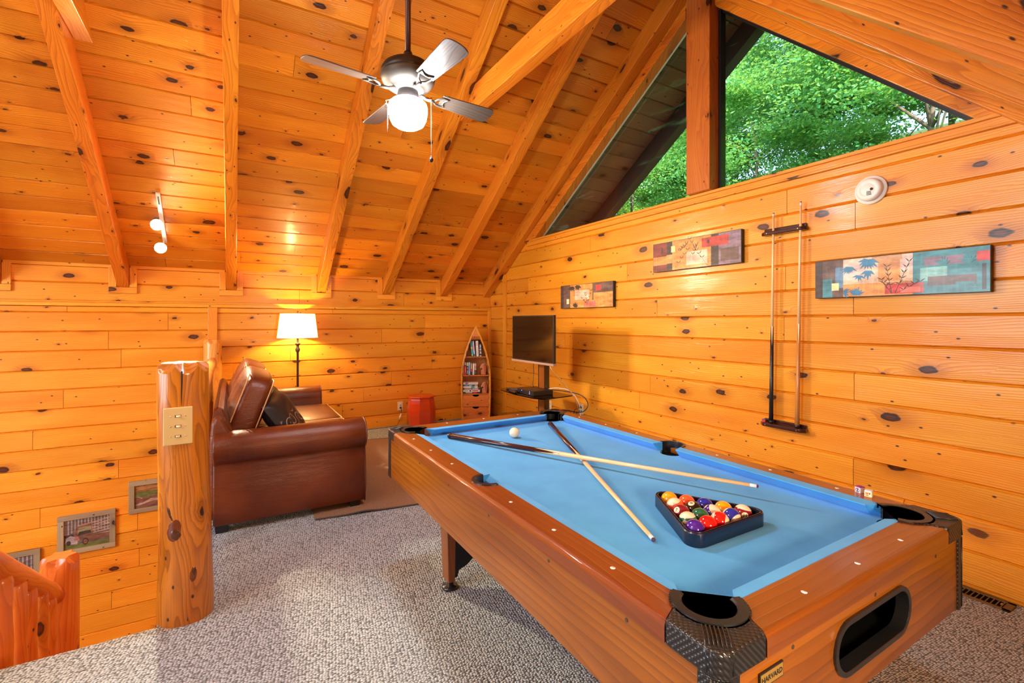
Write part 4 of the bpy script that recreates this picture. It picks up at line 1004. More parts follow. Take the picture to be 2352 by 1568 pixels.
GM = lambda y, z: frame_m((XW, y, z), (0, -1, 0), (0, 0, 1), (-1, 0, 0))
KM = lambda x, z: frame_m((x, YK - 0.0, z), (1, 0, 0), (0, 0, 1), (0, -1, 0))
outlet(GM(4.10, 0.425), 'outlet with black plugs on the board wall just past the far corner pocket', 3)
outlet(GM(4.70, 0.375), 'wall outlet half hidden behind the television stand')
outlet(KM(1.95, 0.255), 'ivory outlet with a black plug beside the red drum stool', 2)
mb = MB(); mb.tube([(1.95, YK - 0.03, 0.234), (1.955, YK - 0.045, 0.20), (1.94, YK - 0.045, 0.13), (1.915, YK - 0.05, 0.05), (1.89, YK - 0.06, 0.008), (1.70, YK - 0.08, 0.005), (1.2, YK - 0.09, 0.005), (0.78, YK - 0.10, 0.005)], 0.003, 8)
co = mb.build('power_cord', 'blackp'); tag(co, 'thin power cord running from the outlet along the back wall to the lamp', 'cord')
mb = MB(); mb.tube([(1.948, YK - 0.047, 0.165), (1.938, YK - 0.048, 0.12), (1.925, YK - 0.05, 0.085)], [0.006, 0.014, 0.008], 8); tag(mb.build('inline_switch', 'white', co), 'white switch on the cord')
mb = MB(); mb.tube([(XW - 0.03, 4.10, 0.404), (XW - 0.06, 4.12, 0.38), (XW - 0.05, 4.15, 0.30), (XW - 0.06, 4.3, 0.06), (XW - 0.1, 4.6, 0.01)], 0.004, 8)
mb.tube([(XW - 0.03, 4.10, 0.446), (XW - 0.07, 4.13, 0.42), (XW - 0.08, 4.16, 0.34), (XW - 0.07, 4.25, 0.12), (XW - 0.12, 4.6, 0.012)], 0.004, 8)
tag(mb.build('power_cord', 'blackp'), 'pair of black cords hanging from the outlet behind the far corner pocket', 'cord')
# floor register
root = empty('floor_register', (3.26, 0.90, 0), 'brown metal floor register in the carpet at the foot of the right wall', 'floor vent')
mb = MB(); x0, x1, y0, y1 = 3.205, 3.318, 0.725, 1.03
mb.box((x0, y0, 0), (x0 + 0.02, y1, 0.006)); mb.box((x1 - 0.02, y0, 0), (x1, y1, 0.006)); mb.box((x0, y0, 0), (x1, y0 + 0.03, 0.006)); mb.box((x0, y1 - 0.03, 0), (x1, y1, 0.006)); mb.build('frame', 'vent', root, bevel=0.001)
for k in range(13):
    yy = y0 + 0.034 + k * 0.0185; mb = MB(); mb.box((x0 + 0.018, yy, 0), (x1 - 0.018, yy + 0.0045, 0.0055)); mb.build('louver', 'vent', root)
mb = MB(); mb.box((x0 + 0.01, y0 + 0.01, -0.0), (x1 - 0.01, y1 - 0.01, 0.0012)); mb.build('duct', 'void', root)
mb = MB(); mb.box((x0 + 0.055, y0 + 0.034, 0.001), (x0 + 0.075, y0 + 0.046, 0.004)); mb.build('damper_lever', 'brass', root)
# ------------------------------------------------------------------ sofa
SX0, SX1, SY0, SY1 = -0.13, 0.865, 3.60, 5.84
sofa = empty('sofa', ((SX0 + SX1) / 2, (SY0 + SY1) / 2, 0), 'brown leather sofa with rolled arms in front of the back wall', 'sofa')
mb = MB(); mb.box((SX0 + 0.03, SY0 + 0.10, 0.06), (SX1 - 0.03, SY1 - 0.10, 0.33)); mb.build('base', 'leather', sofa, bevel=0.02, bseg=3)
def armprof(y, d):
    """profile in (y, z): panel outside at y, d = direction to the inside"""
    P = [(0.0 + 0.035, 0.05), (0.012, 0.18), (0.015, 0.32), (0.035, 0.455)]
    c = (0.080, 0.555); r = 0.110
    P += [(c[0] + r * math.cos(math.radians(a)), c[1] + r * math.sin(math.radians(a))) for a in range(236, -21, -14)]
    P += [(0.215, 0.45), (0.22, 0.05)]
    return [(y + d * p[0], p[1]) for p in P]
for (y, d) in ((SY0, 1), (SY1, -1)):
    mb = MB(); mb.prism(armprof(y, d), SX0 + 0.02, SX1, 0, (0, 0, 0), (0, 1, 0), (0, 0, 1), (1, 0, 0), smooth_side=True)
    a = mb.build('arm', 'leather', sofa, bevel=0.014, bseg=3)
    pr_ = armprof(y, d)
    mb = MB(); mb.tube([(SX1 - 0.004, p[0], p[1]) for p in pr_], 0.0055, 6, closed=False); mb.build('piping', 'pipingd', a)
mb = MB(); bp_ = [(SX0, 0.085), (SX0 - 0.0, 0.62), (SX0 + 0.02, 0.80), (SX0 + 0.045, 0.83), (SX0 + 0.08, 0.80), (SX0 + 0.26, 0.30), (SX0 + 0.26, 0.085)]
mb.prism(bp_, SY0 + 0.16, SY1 - 0.16, 0, (0, 0, 0), (1, 0, 0), (0, 0, 1), (0, 1, 0)); mb.build('back_frame', 'leather', sofa, bevel=0.03, bseg=3)
mb = MB(); mb.prism([(SX0, 0.085), (SX0, 0.60), (SX0 + 0.01, 0.74), (SX0 + 0.06, 0.78), (SX0 + 0.15, 0.60), (SX0 + 0.15, 0.085)], SY0 + 0.05, SY0 + 0.17, 0, (0, 0, 0), (1, 0, 0), (0, 0, 1), (0, 1, 0)); mb.build('back_frame', 'leather', sofa, bevel=0.03, bseg=3)
ym = (SY0 + SY1) / 2
for (a, b) in ((SY0 + 0.215, ym - 0.002), (ym + 0.002, SY1 - 0.215)):
    w = b - a
    cm = Matrix.Translation((0.545, (a + b) / 2, 0.405))
    def pf(p): return Vector((p.x, p.y, p.z * (1 + 0.10 * (1 - (2 * p.x / 0.74) ** 2) * (1 - (2 * p.y / w) ** 2))))
    mb = MB(); mb.superbox((0.74, w, 0.17), cm, 14, 7.0, fn=pf); s_ = mb.build('seat_cushion', 'leather', sofa)
    hx, hy, r = 0.366, w / 2 - 0.004, 0.03
    loop = arc(hx - r, hy - r, r, 0, 90, 4) + arc(-hx + r, hy - r, r, 90, 180, 4) + arc(-hx + r, -hy + r, r, 180, 270, 4) + arc(hx - r, -hy + r, r, 270, 360, 4)
    mb = MB(); mb.tube([cm @ Vector((p[0], p[1], 0.066)) for p in loop], 0.005, 6, closed=True); mb.build('piping', 'piping', s_)
    # back cushion, leaning on the back frame: local x = up the cushion, y = along the sofa, z = thickness
    tilt = math.radians(70)
    bm_ = Matrix.Translation((0.090, (a + b) / 2, 0.735)) @ Matrix.Rotation(-tilt, 4, 'Y')
    H = 0.56
    def bf(p):
        u = 2 * p.x / H; v = 2 * p.y / w
        return Vector((p.x + 0.02 * (1 - v * v) * (1 if p.x > 0 else 0), p.y, p.z * (1 + 0.28 * (1 - u * u) * (1 - v * v)) + 0.004 * math.sin(p.y * 38) * (1 - u * u)))
    mb = MB(); mb.superbox((H, w + 0.01, 0.20), bm_, 16, 5.5, fn=bf); s_ = mb.build('back_cushion', 'leather', sofa)
    hx, hy, r = H / 2 - 0.008, w / 2 - 0.004, 0.035
    loop = arc(hx - r, hy - r, r, 0, 90, 4) + arc(-hx + r, hy - r, r, 90, 180, 4) + arc(-hx + r, -hy + r, r, 180, 270, 4) + arc(hx - r, -hy + r, r, 270, 360, 4)
    for z_ in (-0.083, 0.083):
        mb = MB(); mb.tube([bm_ @ Vector((p[0], p[1], z_)) for p in loop], 0.0045, 6, closed=True); mb.build('piping', 'piping', s_)
for x in (SX0 + 0.07, SX1 - 0.07):
    for y in (SY0 + 0.09, SY1 - 0.09):
        mb = MB(); mb.quadbox([(x - 0.035, y - 0.035, 0.0), (x + 0.035, y - 0.035, 0), (x + 0.035, y + 0.035, 0), (x - 0.035, y + 0.035, 0), (x - 0.045, y - 0.045, 0.10), (x + 0.045, y - 0.045, 0.10), (x + 0.045, y + 0.045, 0.10), (x - 0.045, y + 0.045, 0.10)], 0, 2); mb.build('foot', 'blackp', sofa, bevel=0.003)
# pillows
def pillowmat():
    t = NT('pillow_fabric'); co = t.n('TexCoord').outputs['UV']; s = t.n('SeparateXYZ', {0: co})
    wob = t.noise(co, 3.5, 1.0, dim='2D')
    vo = t.n('TexVoronoi', {'Vector': t.n('VectorMath', {0: co, 1: (0.3, 0.0, 0.0)}, operation='ADD').outputs[0], 'Scale': 4.2, 'Randomness': 0.8}, voronoi_dimensions='2D')
    ring = t.math('ABSOLUTE', t.math('SUBTRACT', t.math('FRACT', t.math('ADD', t.math('MULTIPLY', vo.outputs['Distance'], 2.6), wob)), 0.5))
    swirl = t.math('MULTIPLY', t.rng(ring, 0.13, 0.09), t.rng(s.outputs[0], 0.40, 0.44))
    c = t.mix(swirl, (0.016, 0.014, 0.018), (0.30, 0.24, 0.18))
    t.bsdf(c, 0.45, spec=0.4, bump=t.noise(co, 60.0, 2.0, dim='2D'), bump_d=0.0008); return t.m
M['pillow'] = pillowmat()
def pillow(Mx, lab, S=0.42, T=0.16):
    mb = MB(); n = 22; vs = []; fs = []; uvs = []
    for side in (1, -1):
        for i in range(n + 1):
            for j in range(n + 1):
                u, v = -1 + 2 * i / n, -1 + 2 * j / n
                pin = 1 - 0.07 * (1 - u * u) * abs(v) ** 3 * 1.0; pin2 = 1 - 0.07 * (1 - v * v) * abs(u) ** 3
                z = side * T / 2 * ((1 - u ** 4) * (1 - v ** 4)) ** 0.55
                z += 0.004 * math.sin(9 * u + 5 * v) * (1 - u * u) * (1 - v * v)
                vs.append(Mx @ Vector((u * S / 2 * pin2, v * S / 2 * pin, z)))
    m = (n + 1) ** 2
    for sd_ in (0, 1):
        for i in range(n):
            for j in range(n):
                q = [sd_ * m + i * (n + 1) + j, sd_ * m + (i + 1) * (n + 1) + j, sd_ * m + (i + 1) * (n + 1) + j + 1, sd_ * m + i * (n + 1) + j + 1]
                if sd_: q = q[::-1]
                fs.append(tuple(q)); uvs.append([(((k % m) // (n + 1)) / n, ((k % m) % (n + 1)) / n) for k in q])
    mb.add(vs, fs, 0, uvs, None, True)
    o = mb.build('throw_pillow', 'pillow', loc=tuple(Mx.to_translation())); return tag(o, lab, 'pillow', 'throw pillows on the sofa')
def pm(p, lean, yaw, roll): return Matrix.Translation(p) @ Matrix.Rotation(math.radians(yaw), 4, 'Z') @ Matrix.Rotation(math.radians(lean), 4, 'Y') @ Matrix.Rotation(math.radians(roll), 4, 'Z')
pillow(pm((0.345, 4.02, 0.645), 60, -22, 12), 'black patterned throw pillow on the sofa, the nearer one with curls in view')
pillow(pm((0.325, 4.42, 0.665), 58, -12, 8), 'black patterned throw pillow on the sofa, behind the other one')

# rug ------------------------------------------------------------------------
mb = MB(); n = 26; vs = []
x0, x1 = 0.50, 1.75
def ez(x, y): return 0.009 + (0.010 * math.exp(-((x - 0.83) / 0.08) ** 2) * math.exp(-((y - 3.50) / 0.1) ** 2))
g = []
for i in range(n + 1):
    for j in range(n + 1):
        x = x0 + (x1 - x0) * i / n; y = (3.555 - 0.135 * (x - 0.5)) + (5.68 - 3.5) * (j / n) ** 1.6
        g.append((x, y, ez(x, y)))
vs = g + [(p[0], p[1], 0.001) for p in g]; fs = []; m = (n + 1) ** 2
for i in range(n):
    for j in range(n): a = i * (n + 1) + j; fs.append((a, a + n + 1, a + n + 2, a + 1))
mb.add(vs, fs, 0, None, None, True)
rug = mb.build('area_rug', 'rug'); tag(rug, 'thin brown rug on the carpet between sofa and pool table', 'rug')
mb = MB()
edge = [g[i * (n + 1)] for i in range(n + 1)]
mb.tube([(p[0], p[1] - 0.004, p[2] - 0.002) for p in edge], 0.006, 6); mb.build('binding', 'rugedge', rug)
mb = MB(); edge = [g[i * (n + 1) + n] for i in range(n + 1)]; mb.tube([(p[0], p[1] + 0.004, p[2] - 0.002) for p in edge], 0.006, 6); mb.build('binding', 'rugedge', rug)

# floor lamp -------------------------------------------------------------------
LX, LY = 0.655, 6.0
lamp = empty('floor_lamp', (LX, LY, 0), 'lit floor lamp with cream drum shade and bronze pole behind the sofa', 'floor lamp')
mb = MB(); mb.lathe([(0.0001, 0), (0.125, 0), (0.125, 0.012), (0.11, 0.022), (0.03, 0.035), (0.0001, 0.036)], 32, 0, (LX, LY, 0)); mb.build('base', 'bronze', lamp)
mb = MB(); mb.lathe([(0.012, 0.03), (0.020, 0.06), (0.013, 0.09), (0.0125, 1.035), (0.022, 1.05), (0.026, 1.068), (0.024, 1.08), (0.016, 1.095), (0.014, 1.11), (0.022, 1.125), (0.031, 1.135), (0.031, 1.142), (0.013, 1.148), (0.011, 1.19), (0.016, 1.20), (0.016, 1.24), (0.0001, 1.24)], 20, 0, (LX, LY, 0)); mb.build('pole', 'bronze', lamp)
mb = MB(); r0, r1, z0, z1 = 0.218, 0.186, 1.208, 1.487
mb.lathe([(r0, z0), (r1, z1)], 48, 0, (LX, LY, 0), caps=False); sh = mb.build('lamp_shade', 'shade', lamp)
mb = MB()
for r, z in ((r0, z0), (r1, z1)): mb.tube([(LX + r * math.cos(2 * PI * k / 40), LY + r * math.sin(2 * PI * k / 40), z) for k in range(40)], 0.0035, 6, closed=True)
mb.build('shade_trim', 'paper', sh)
mb = MB(); mb.lathe([(0.006, 1.44), (0.006, 1.495), (0.011, 1.497), (0.005, 1.503), (0.010, 1.512), (0.0001, 1.524)], 14, 0, (LX, LY, 0))
for k in range(3):
    a = 2 * PI * k / 3; mb.tube([(LX, LY, 1.47), (LX + 0.184 * math.cos(a), LY + 0.184 * math.sin(a), 1.484)], 0.0018, 6)
mb.build('finial', 'bronze', lamp)
M['lbulb'] = emit('lamp_bulb', (1.0, 0.66, 0.26), 1200.0)
mb = MB(); mb.sphere((LX, LY, 1.31), 0.033, 16, 10); mb.build('bulb', 'lbulb', lamp)

# drum stool -------------------------------------------------------------------
def paint(name, c, rough=0.3):
    t = NT(name); n_ = t.noise(t.n('TexCoord').outputs['Object'], 5.0, 3.0)
    t.bsdf(t.mix(t.rng(n_, 0.3, 0.7), tuple(q * 0.75 for q in c), c), rough, coat=0.4, coat_rough=0.12); return t.m
M['redwood'] = paint('red_lacquer', (0.66, 0.055, 0.006))
st_ = empty('drum_stool', (2.15, 5.98, 0), 'red-orange octagonal drum stool against the back wall', 'stool')
prof = [(0.150, 0.0), (0.158, 0.004), (0.176, 0.09), (0.188, 0.18), (0.188, 0.24), (0.176, 0.33), (0.168, 0.362), (0.170, 0.366), (0.160, 0.398), (0.0001, 0.398)]
Rz = Matrix.Rotation(math.radians(18.7), 4, 'Z')
mb = MB(); mb.lathe(prof, 8, 0, (2.15, 5.98, 0), False, Rz); mb.build('body', 'redwood', st_, bevel=0.003)
mb = MB(); mb.lathe([(0.0001, 0.398), (0.176, 0.398), (0.186, 0.404), (0.186, 0.412), (0.182, 0.418), (0.0001, 0.418)], 8, 0, (2.15, 5.98, 0), False, Rz); mb.build('top', 'redwood', st_, bevel=0.002)

# canoe bookcase ---------------------------------------------------------------
BM = frame_m((2.985, 6.035, 0), Vector((0.885, -0.465, 0)), Vector((0.465, 0.885, 0)), Vector((0, 0, 1)))   # x: right, y: to the wall
bk = empty('canoe_bookcase', (2.985, 6.035, 0), 'narrow wooden bookcase shaped like an upright canoe in the back corner', 'bookcase')
HB, WB, DB = 1.335, 0.205, 0.12
def half(z):   # half width of the hull at height z
    if z < 0.62: return WB * (0.93 + 0.07 * math.sin(PI * min(1, z / 1.0)))
    t = (z - 0.62) / (HB - 0.62); return max(0.0, WB * (1.0 - t ** 1.75))
zs = [0.0] + [0.05 * k for k in range(1, 26)] + [1.28, 1.31, HB]
for sgn in (-1, 1):
    mb = MB(); vs = []; fs = []
    for z in zs:
        h = half(z); t = 0.014
        for (xx, yy) in ((h, -DB), (h, DB), (max(0, h - t), DB), (max(0, h - t), -DB)): vs.append(BM @ Vector((sgn * xx, yy, z)))
    for i in range(len(zs) - 1):
        for k in range(4):
            q = (i * 4 + k, i * 4 + (k + 1) % 4, (i + 1) * 4 + (k + 1) % 4, (i + 1) * 4 + k); fs.append(q if sgn > 0 else q[::-1])
    uv = [[(zs[min(v // 4, len(zs) - 1)], (v % 4) * 0.1) for v in f] for f in fs]
    mb.add(vs, fs, 0, uv); sd_ = mb.build('hull_side', 'shelfw', bk)
    # gunwale strip in front with slots
    mb = MB(); vs = []; fs = []
    for z in zs:
        h = half(z) + 0.004
        for (xx, yy) in ((h, -DB - 0.012), (h, -DB + 0.008), (max(0, h - 0.026), -DB + 0.008), (max(0, h - 0.026), -DB - 0.012)): vs.append(BM @ Vector((sgn * xx, yy, z)))
    for i in range(len(zs) - 1):
        for k in range(4):
            q = (i * 4 + k, i * 4 + (k + 1) % 4, (i + 1) * 4 + (k + 1) % 4, (i + 1) * 4 + k); fs.append(q if sgn > 0 else q[::-1])
    mb.add(vs, fs, 0, [[(zs[min(v // 4, len(zs) - 1)], (v % 4) * 0.1) for v in f] for f in fs]); gw = mb.build('gunwale', 'trimw', bk)
    mb = MB()
    for k in range(11):
        z = 0.1 + k * 0.105; h0, h1 = half(z) - 0.016, half(z + 0.05) - 0.016
        mb.beam(BM @ Vector((sgn * h0, -DB - 0.0135, z)), BM @ Vector((sgn * h1, -DB - 0.0135, z + 0.05)), BM.to_3x3() @ Vector((-sgn, 0, 0)), BM.to_3x3() @ Vector((0, 1, 0)), 0.004, 0.004)
    mb.build('slots', 'slot', gw)
mb = MB(); mb.prism([(-half(z), z) for z in zs[::-1]] + [(half(z), z) for z in zs[:-1]], 0, 0.008, 0, BM @ Vector((0, DB - 0.008, 0)), BM.to_3x3() @ Vector((1, 0, 0)), (0, 0, 1), BM.to_3x3() @ Vector((0, 1, 0)), grain=1); mb.build('back_panel', 'shelfw', bk)
SH = [0.385, 0.645, 0.905]
for z in SH:
    mb = MB(); h = half(z) - 0.012; mb.box((-h, -DB + 0.004, z - 0.012), (h, DB - 0.01, z), 0, 0, mat=BM); mb.build('shelf', 'shelfw', bk, bevel=0.0015)
mb = MB(); nose = [(0.075, 1.145), (0.06, 1.150), (0.035, 1.185), (0, 1.195), (-0.035, 1.185), (-0.06, 1.150), (-0.075, 1.145)]
zz = [z for z in zs if z > 1.15]
mb.prism([(half(1.145) - 0.012, 1.145)] + [(max(0.001, half(z) - 0.012), z) for z in zz[:-1]] + [(0, HB - 0.02)] + [(-max(0.001, half(z) - 0.012), z) for z in zz[:-1][::-1]] + [(-half(1.145) + 0.012, 1.145)] + nose[::-1], 0, 0.012, 0, BM @ Vector((0, -DB - 0.008, 0)), BM.to_3x3() @ Vector((1, 0, 0)), (0, 0, 1), BM.to_3x3() @ Vector((0, 1, 0))); mb.build('bow_board', 'shelfw', bk)
for (a, b) in ((0.035, 0.200), (0.206, 0.368)):
    h = half(0.2) - 0.018
    notch = arc(0, b, 0.045, 0, -180, 10); notch = [(p[0], b - abs(p[1] - b) * 0.55) for p in notch]
    mb = MB(); mb.prism([(-h, a), (h, a), (h, b)] + notch + [(-h, b)], 0, 0.014, 0, BM @ Vector((0, -DB - 0.004, 0)), BM.to_3x3() @ Vector((1, 0, 0)), (0, 0, 1), BM.to_3x3() @ Vector((0, 1, 0))); d_ = mb.build('drawer', 'shelfw', bk, bevel=0.001)
    mb = MB(); mb.box((-h + 0.01, -DB + 0.012, a + 0.006), (h - 0.01, DB - 0.03, b - 0.03), mat=BM, skip=()); mb.build('drawer_box', 'void', d_)
mb = MB(); mb.box((-half(0) + 0.012, -DB, 0.0), (half(0) - 0.012, DB - 0.01, 0.034), mat=BM); mb.build('plinth', 'shelfw', bk)

# books ------------------------------------------------------------------------
def bkm(c):
    k = 'bk_%d_%d_%d' % tuple(int(q * 255) for q in c)
    if k not in M: M[k] = plain(k, c, 0.45)
    return k
def book(Ml, w, d, h, col, lab, group, marks, cat='book'):
    """spine faces -y; w thickness along x, d depth, h height; marks: (colour, z0, z1, x0, x1) fractions on the spine"""
    Mw = BM @ Ml; root = empty('book', Mw.to_translation(), lab, cat, group)
    mb = MB(); t = 0.0018
    mb.box((0, 0, 0), (t, d, h), mat=Mw); mb.box((w - t, 0, 0), (w, d, h), mat=Mw); mb.box((0, 0, 0), (w, t, h), mat=Mw); mb.build('cover', bkm(col), root, bevel=0.0006)
    mb = MB(); mb.box((t, t, 0.002), (w - t, d - 0.003, h - 0.002), mat=Mw); mb.build('pages', 'paper', root)
    for (c, a, b, xa, xb) in marks:
        mb = MB(); mb.box((w * xa, -0.0004, h * a), (w * xb, 0.0002, h * b), mat=Mw); mb.build('spine_print', bkm(c), root)
    return root
T = Matrix.Translation; RY_ = lambda a: Matrix.Rotation(math.radians(a), 4, 'Y')
WH, BL, RD, TE, YE, GR = (0.78, 0.76, 0.70), (0.02, 0.02, 0.025), (0.62, 0.03, 0.03), (0.05, 0.42, 0.50), (0.85, 0.50, 0.04), (0.30, 0.30, 0.33)
LB = (0.42, 0.55, 0.72); g1 = 'books on the top shelf of the canoe bookcase'
yb = -0.085
book(T((-0.058, yb, 0.9057)) @ RY_(-6), 0.022, 0.13, 0.215, TE, 'teal book with a yellow patch on its spine, leaning left on the top shelf', g1, [(YE, .48, .60, 0, 1), (WH, .05, .12, .2, .8)])
book(T((-0.030, yb, 0.9057)) @ RY_(-6), 0.024, 0.13, 0.215, LB, 'pale blue book with pink lettering, second on the top shelf', g1, [((0.80, .2, .3), .4, .75, .3, .7), ((0.05, 0.12, .06), .02, .14, 0, 1)])
book(T((0.008, yb, 0.9057)) @ RY_(-3), 0.034, 0.14, 0.217, WH, 'thick white book, third on the top shelf', g1, [((0.75, .25, .2), .68, .92, .3, .7), (GR, .1, .6, .42, .58)])
book(T((0.052, yb, 0.9057)) @ RY_(-1), 0.026, 0.12, 0.170, (0.10, 0.13, 0.2), 'navy and white patterned book at the right end of the top shelf', g1, [(LB, .72, .95, .2, .8), (WH, .55, .62, 0, 1), ((.4, .3, .3), .38, .48, .1, .9), (WH, .24, .34, .2, 1), (BL, .1, .2, 0, .8), (WH, .02, .08, .3, 1)])
g2 = 'paperbacks on the middle shelf of the canoe bookcase'
mid = [(0.016, (0.62, .22, .08), .165, 'orange-spined paperback at the left end of the middle shelf', [(WH, .8, .9, .2, .8)]),
       (0.026, RD, .175, 'red paperback, second from the left on the middle shelf', [(LB, .78, 1, 0, 1), (WH, .2, .6, .42, .6), (BL, .72, .78, 0, 1)]),
       (0.022, BL, .182, 'black paperback with a tan top, third on the middle shelf', [((.7, .5, .25), .7, .95, 0, 1), (WH, .1, .35, .35, .65), (WH, .45, .6, .35, .65)]),
       (0.026, (0.32, .47, .68), .176, 'blue paperback with dark lettering, middle shelf', [((.03, .06, .3), .3, .8, .38, .62), (BL, .08, .14, .4, .6)]),
       (0.026, BL, .178, 'black and gold paperback with a red block, middle shelf', [((.68, .46, .12), .45, .92, .2, .8), (RD, .25, .42, .1, .9)]),
       (0.024, (0.62, .62, .60), .160, 'grey-white paperback, sixth on the middle shelf', [(WH, .05, .9, .35, .65)]),
       (0.022, (0.75, .55, .48), .160, 'pink-topped paperback with a black lower spine, middle shelf', [(BL, 0, .42, 0, 1), (WH, .1, .35, .35, .65), (RD, .55, .8, .3, .7)])]
x = -0.180
for i, (w, c, h, lab, mk) in enumerate(mid):
    book(T((x, yb, 0.6457)) @ RY_(0 if i < 2 else 1), w, 0.11, h, c, lab, g2, mk); x += w + 0.0035
g3 = 'books lying in a pile on the lower shelf of the canoe bookcase'
z = 0.3857
low = [(0.020, .235, BL, 'black book with white lettering at the bottom of the lying pile', [(WH, .35, .8, .15, .55), (RD, .1, .9, .6, .8)]),
       (0.030, .235, WH, 'white book with a red title, second from the bottom of the pile', [(RD, .3, .75, .55, .9), (BL, .2, .8, .38, .48), (BL, .3, .4, .08, .3), (BL, .55, .65, .08, .3)]),
       (0.024, .235, (0.10, .04, .035), 'dark brown book with pale lettering, third in the pile', [((.6, .5, .4), .3, .7, .08, .5), (WH, .3, .7, .55, .9)]),
       (0.024, .205, WH, 'white and teal book in the lying pile', [(TE, 0, 1, .55, .78)]),
       (0.024, .205, (.05, .09, .16), 'navy book with a yellow patch in the lying pile', [(YE, .25, .8, .8, .98), (TE, .3, .9, .1, .35), (LB, .2, .7, .4, .6)]),
       (0.028, .210, WH, 'white book with a purple and red picture, topmost of the pile', [((.35, .12, .4), 0, 1, .15, .28), (RD, .3, .8, .28, .36), ((.7, .45, .4), .3, .7, .45, .9)])]
for (h, w, c, lab, mk) in low:
    Ml = T((-0.178, yb, z)); book(Ml, w, 0.13, h, c, lab, g3, [(m[0], m[1], m[2], m[3], m[4]) for m in mk]); z += h + 0.0006
# wooden bookends
M['bookend'] = wood('carved_wood', (0.55, 0.13, 0.045), (0.42, 0.075, 0.028), (0.16, 0.025, 0.012), knots=0, rings=70, rough=0.3, coat=0.5, tone=0.1)
M['bookend2'] = wood('carved_wood_pale', (0.70, 0.30, 0.14), (0.60, 0.22, 0.09), (0.3, 0.08, 0.03), knots=0, rings=70, rough=0.3, coat=0.5, tone=0.1)
def figure(x, z, flip, lab):
    root = empty('carved_bookend', BM @ Vector((x, yb + 0.03, z)), lab, 'bookend', 'carved wooden bookends in the canoe bookcase')
    mb = MB(); s = -1 if flip else 1
    pl = [(-0.030, 0), (0.040, 0), (0.046, 0.06), (0.044, 0.125), (0.030, 0.158), (0.004, 0.166), (-0.018, 0.155), (-0.034, 0.125), (-0.046, 0.105), (-0.044, 0.088), (-0.022, 0.075), (-0.028, 0.04)]
    mb.prism([(p[0] * s, p[1]) for p in pl], 0, 0.055, 0, BM @ Vector((x, yb, z)), BM.to_3x3() @ Vector((1, 0, 0)), (0, 0, 1), BM.to_3x3() @ Vector((0, 1, 0)), grain=1); b = mb.build('body', 'bookend2', root, bevel=0.010, bseg=3)
    pl = [(0.006, 0.150), (0.030, 0.150), (0.046, 0.115), (0.048, 0.05), (0.040, 0.02), (0.020, 0.03), (0.012, 0.09)]
    mb = MB(); mb.prism([(p[0] * s, p[1]) for p in pl], 0, 0.065, 0, BM @ Vector((x, yb - 0.006, z)), BM.to_3x3() @ Vector((1, 0, 0)), (0, 0, 1), BM.to_3x3() @ Vector((0, 1, 0)), grain=1); mb.build('ear', 'bookend', root, bevel=0.008, bseg=3)
    mb = MB(); mb.sphere(BM @ Vector((x - 0.020 * s, yb - 0.004, z + 0.085)), 0.010, 12, 8); mb.build('eye', 'slot', root)
figure(0.100, 0.6455, False, 'carved red-brown wooden bookend on the middle shelf')
figure(0.115, 0.3855, False, 'carved red-brown wooden bookend beside the lying pile of books')

# television on its stand ---------------------------------------------------------
tv = empty('tv_stand', (2.84, 4.12, 0), 'black glass television stand with a tall column near the corner', 'tv stand')
mb = MB(); mb.box((2.80, 4.05, 0.02), (2.86, 4.175, 1.20), grain=2); tag(mb.build('column', 'dkcol', tv, bevel=0.003) if 'dkcol' in M else mb.build('column', 'fandark', tv, bevel=0.003), None)
mb = MB(); mb.box((2.795, 4.055, 0.03), (2.8, 4.15, 1.1), grain=2); mb.build('column_front', 'rail', tv)
def gshelf(z, x0, x1, y0, y1):
    pl = [(x0 + 0.10, y0), (x1, y0 + 0.05), (x1, y1 - 0.05), (x0 + 0.10, y1)] + [(x0 + 0.03, y1 - 0.12), (x0, (y0 + y1) / 2), (x0 + 0.03, y0 + 0.12)]
    mb = MB(); mb.prism(pl, z, z + 0.010); return mb.build('glass_shelf', 'dglass', tv, bevel=0.002)
gshelf(0.640, 2.50, 2.96, 3.74, 4.62); gshelf(0.36, 2.50, 2.96, 3.74, 4.62); gshelf(0.0, 2.46, 3.02, 3.66, 4.66)
for z in (0.640, 0.36):
    mb = MB(); mb.box((2.70, 4.07, z - 0.03), (2.80, 4.155, z - 0.001)); mb.build('shelf_bracket', 'blackm', tv)
mb = MB(); mb.box((2.735, 3.95, 1.08), (2.80, 4.28, 1.32)); mb.build('mount', 'blackm', tv, bevel=0.004)
scr = empty('television', (2.70, 4.11, 0.96), 'flat black television turned parallel to the board wall, above the glass shelves', 'television')
mb = MB(); mb.box((2.675, 3.72, 0.985), (2.706, 4.50, 1.46)); mb.box((2.7, 3.85, 1.02), (2.735, 4.37, 1.38)); mb.build('casing', 'blackp', scr, bevel=0.004)
mb = MB(); mb.box((2.6735, 3.732, 0.995), (2.676, 4.488, 1.450)); mb.build('screen', 'screen', scr)
mb = MB(); mb.box((2.668, 3.715, 0.962), (2.708, 4.505, 0.985)); mb.build('lower_bezel', 'bezel', scr, bevel=0.003) if 'bezel' in M else mb.build('lower_bezel', 'bronze', scr, bevel=0.003)
mb = MB(); mb.box((2.58, 3.93, 0.6505), (2.82, 4.24, 0.70)); bx = empty('cable_box', (2.7, 4.085, 0.65), 'black cable box with blue lights on the upper glass shelf', 'cable box'); mb.build('body', 'blackp', bx, bevel=0.003)
for yy, zz in ((4.15, 0.685), (4.0, 0.685), (4.0, 0.668)):
    mb = MB(); mb.sphere((2.5795, yy, zz), 0.0035, 8, 6); mb.build('indicator_light', 'led', bx)
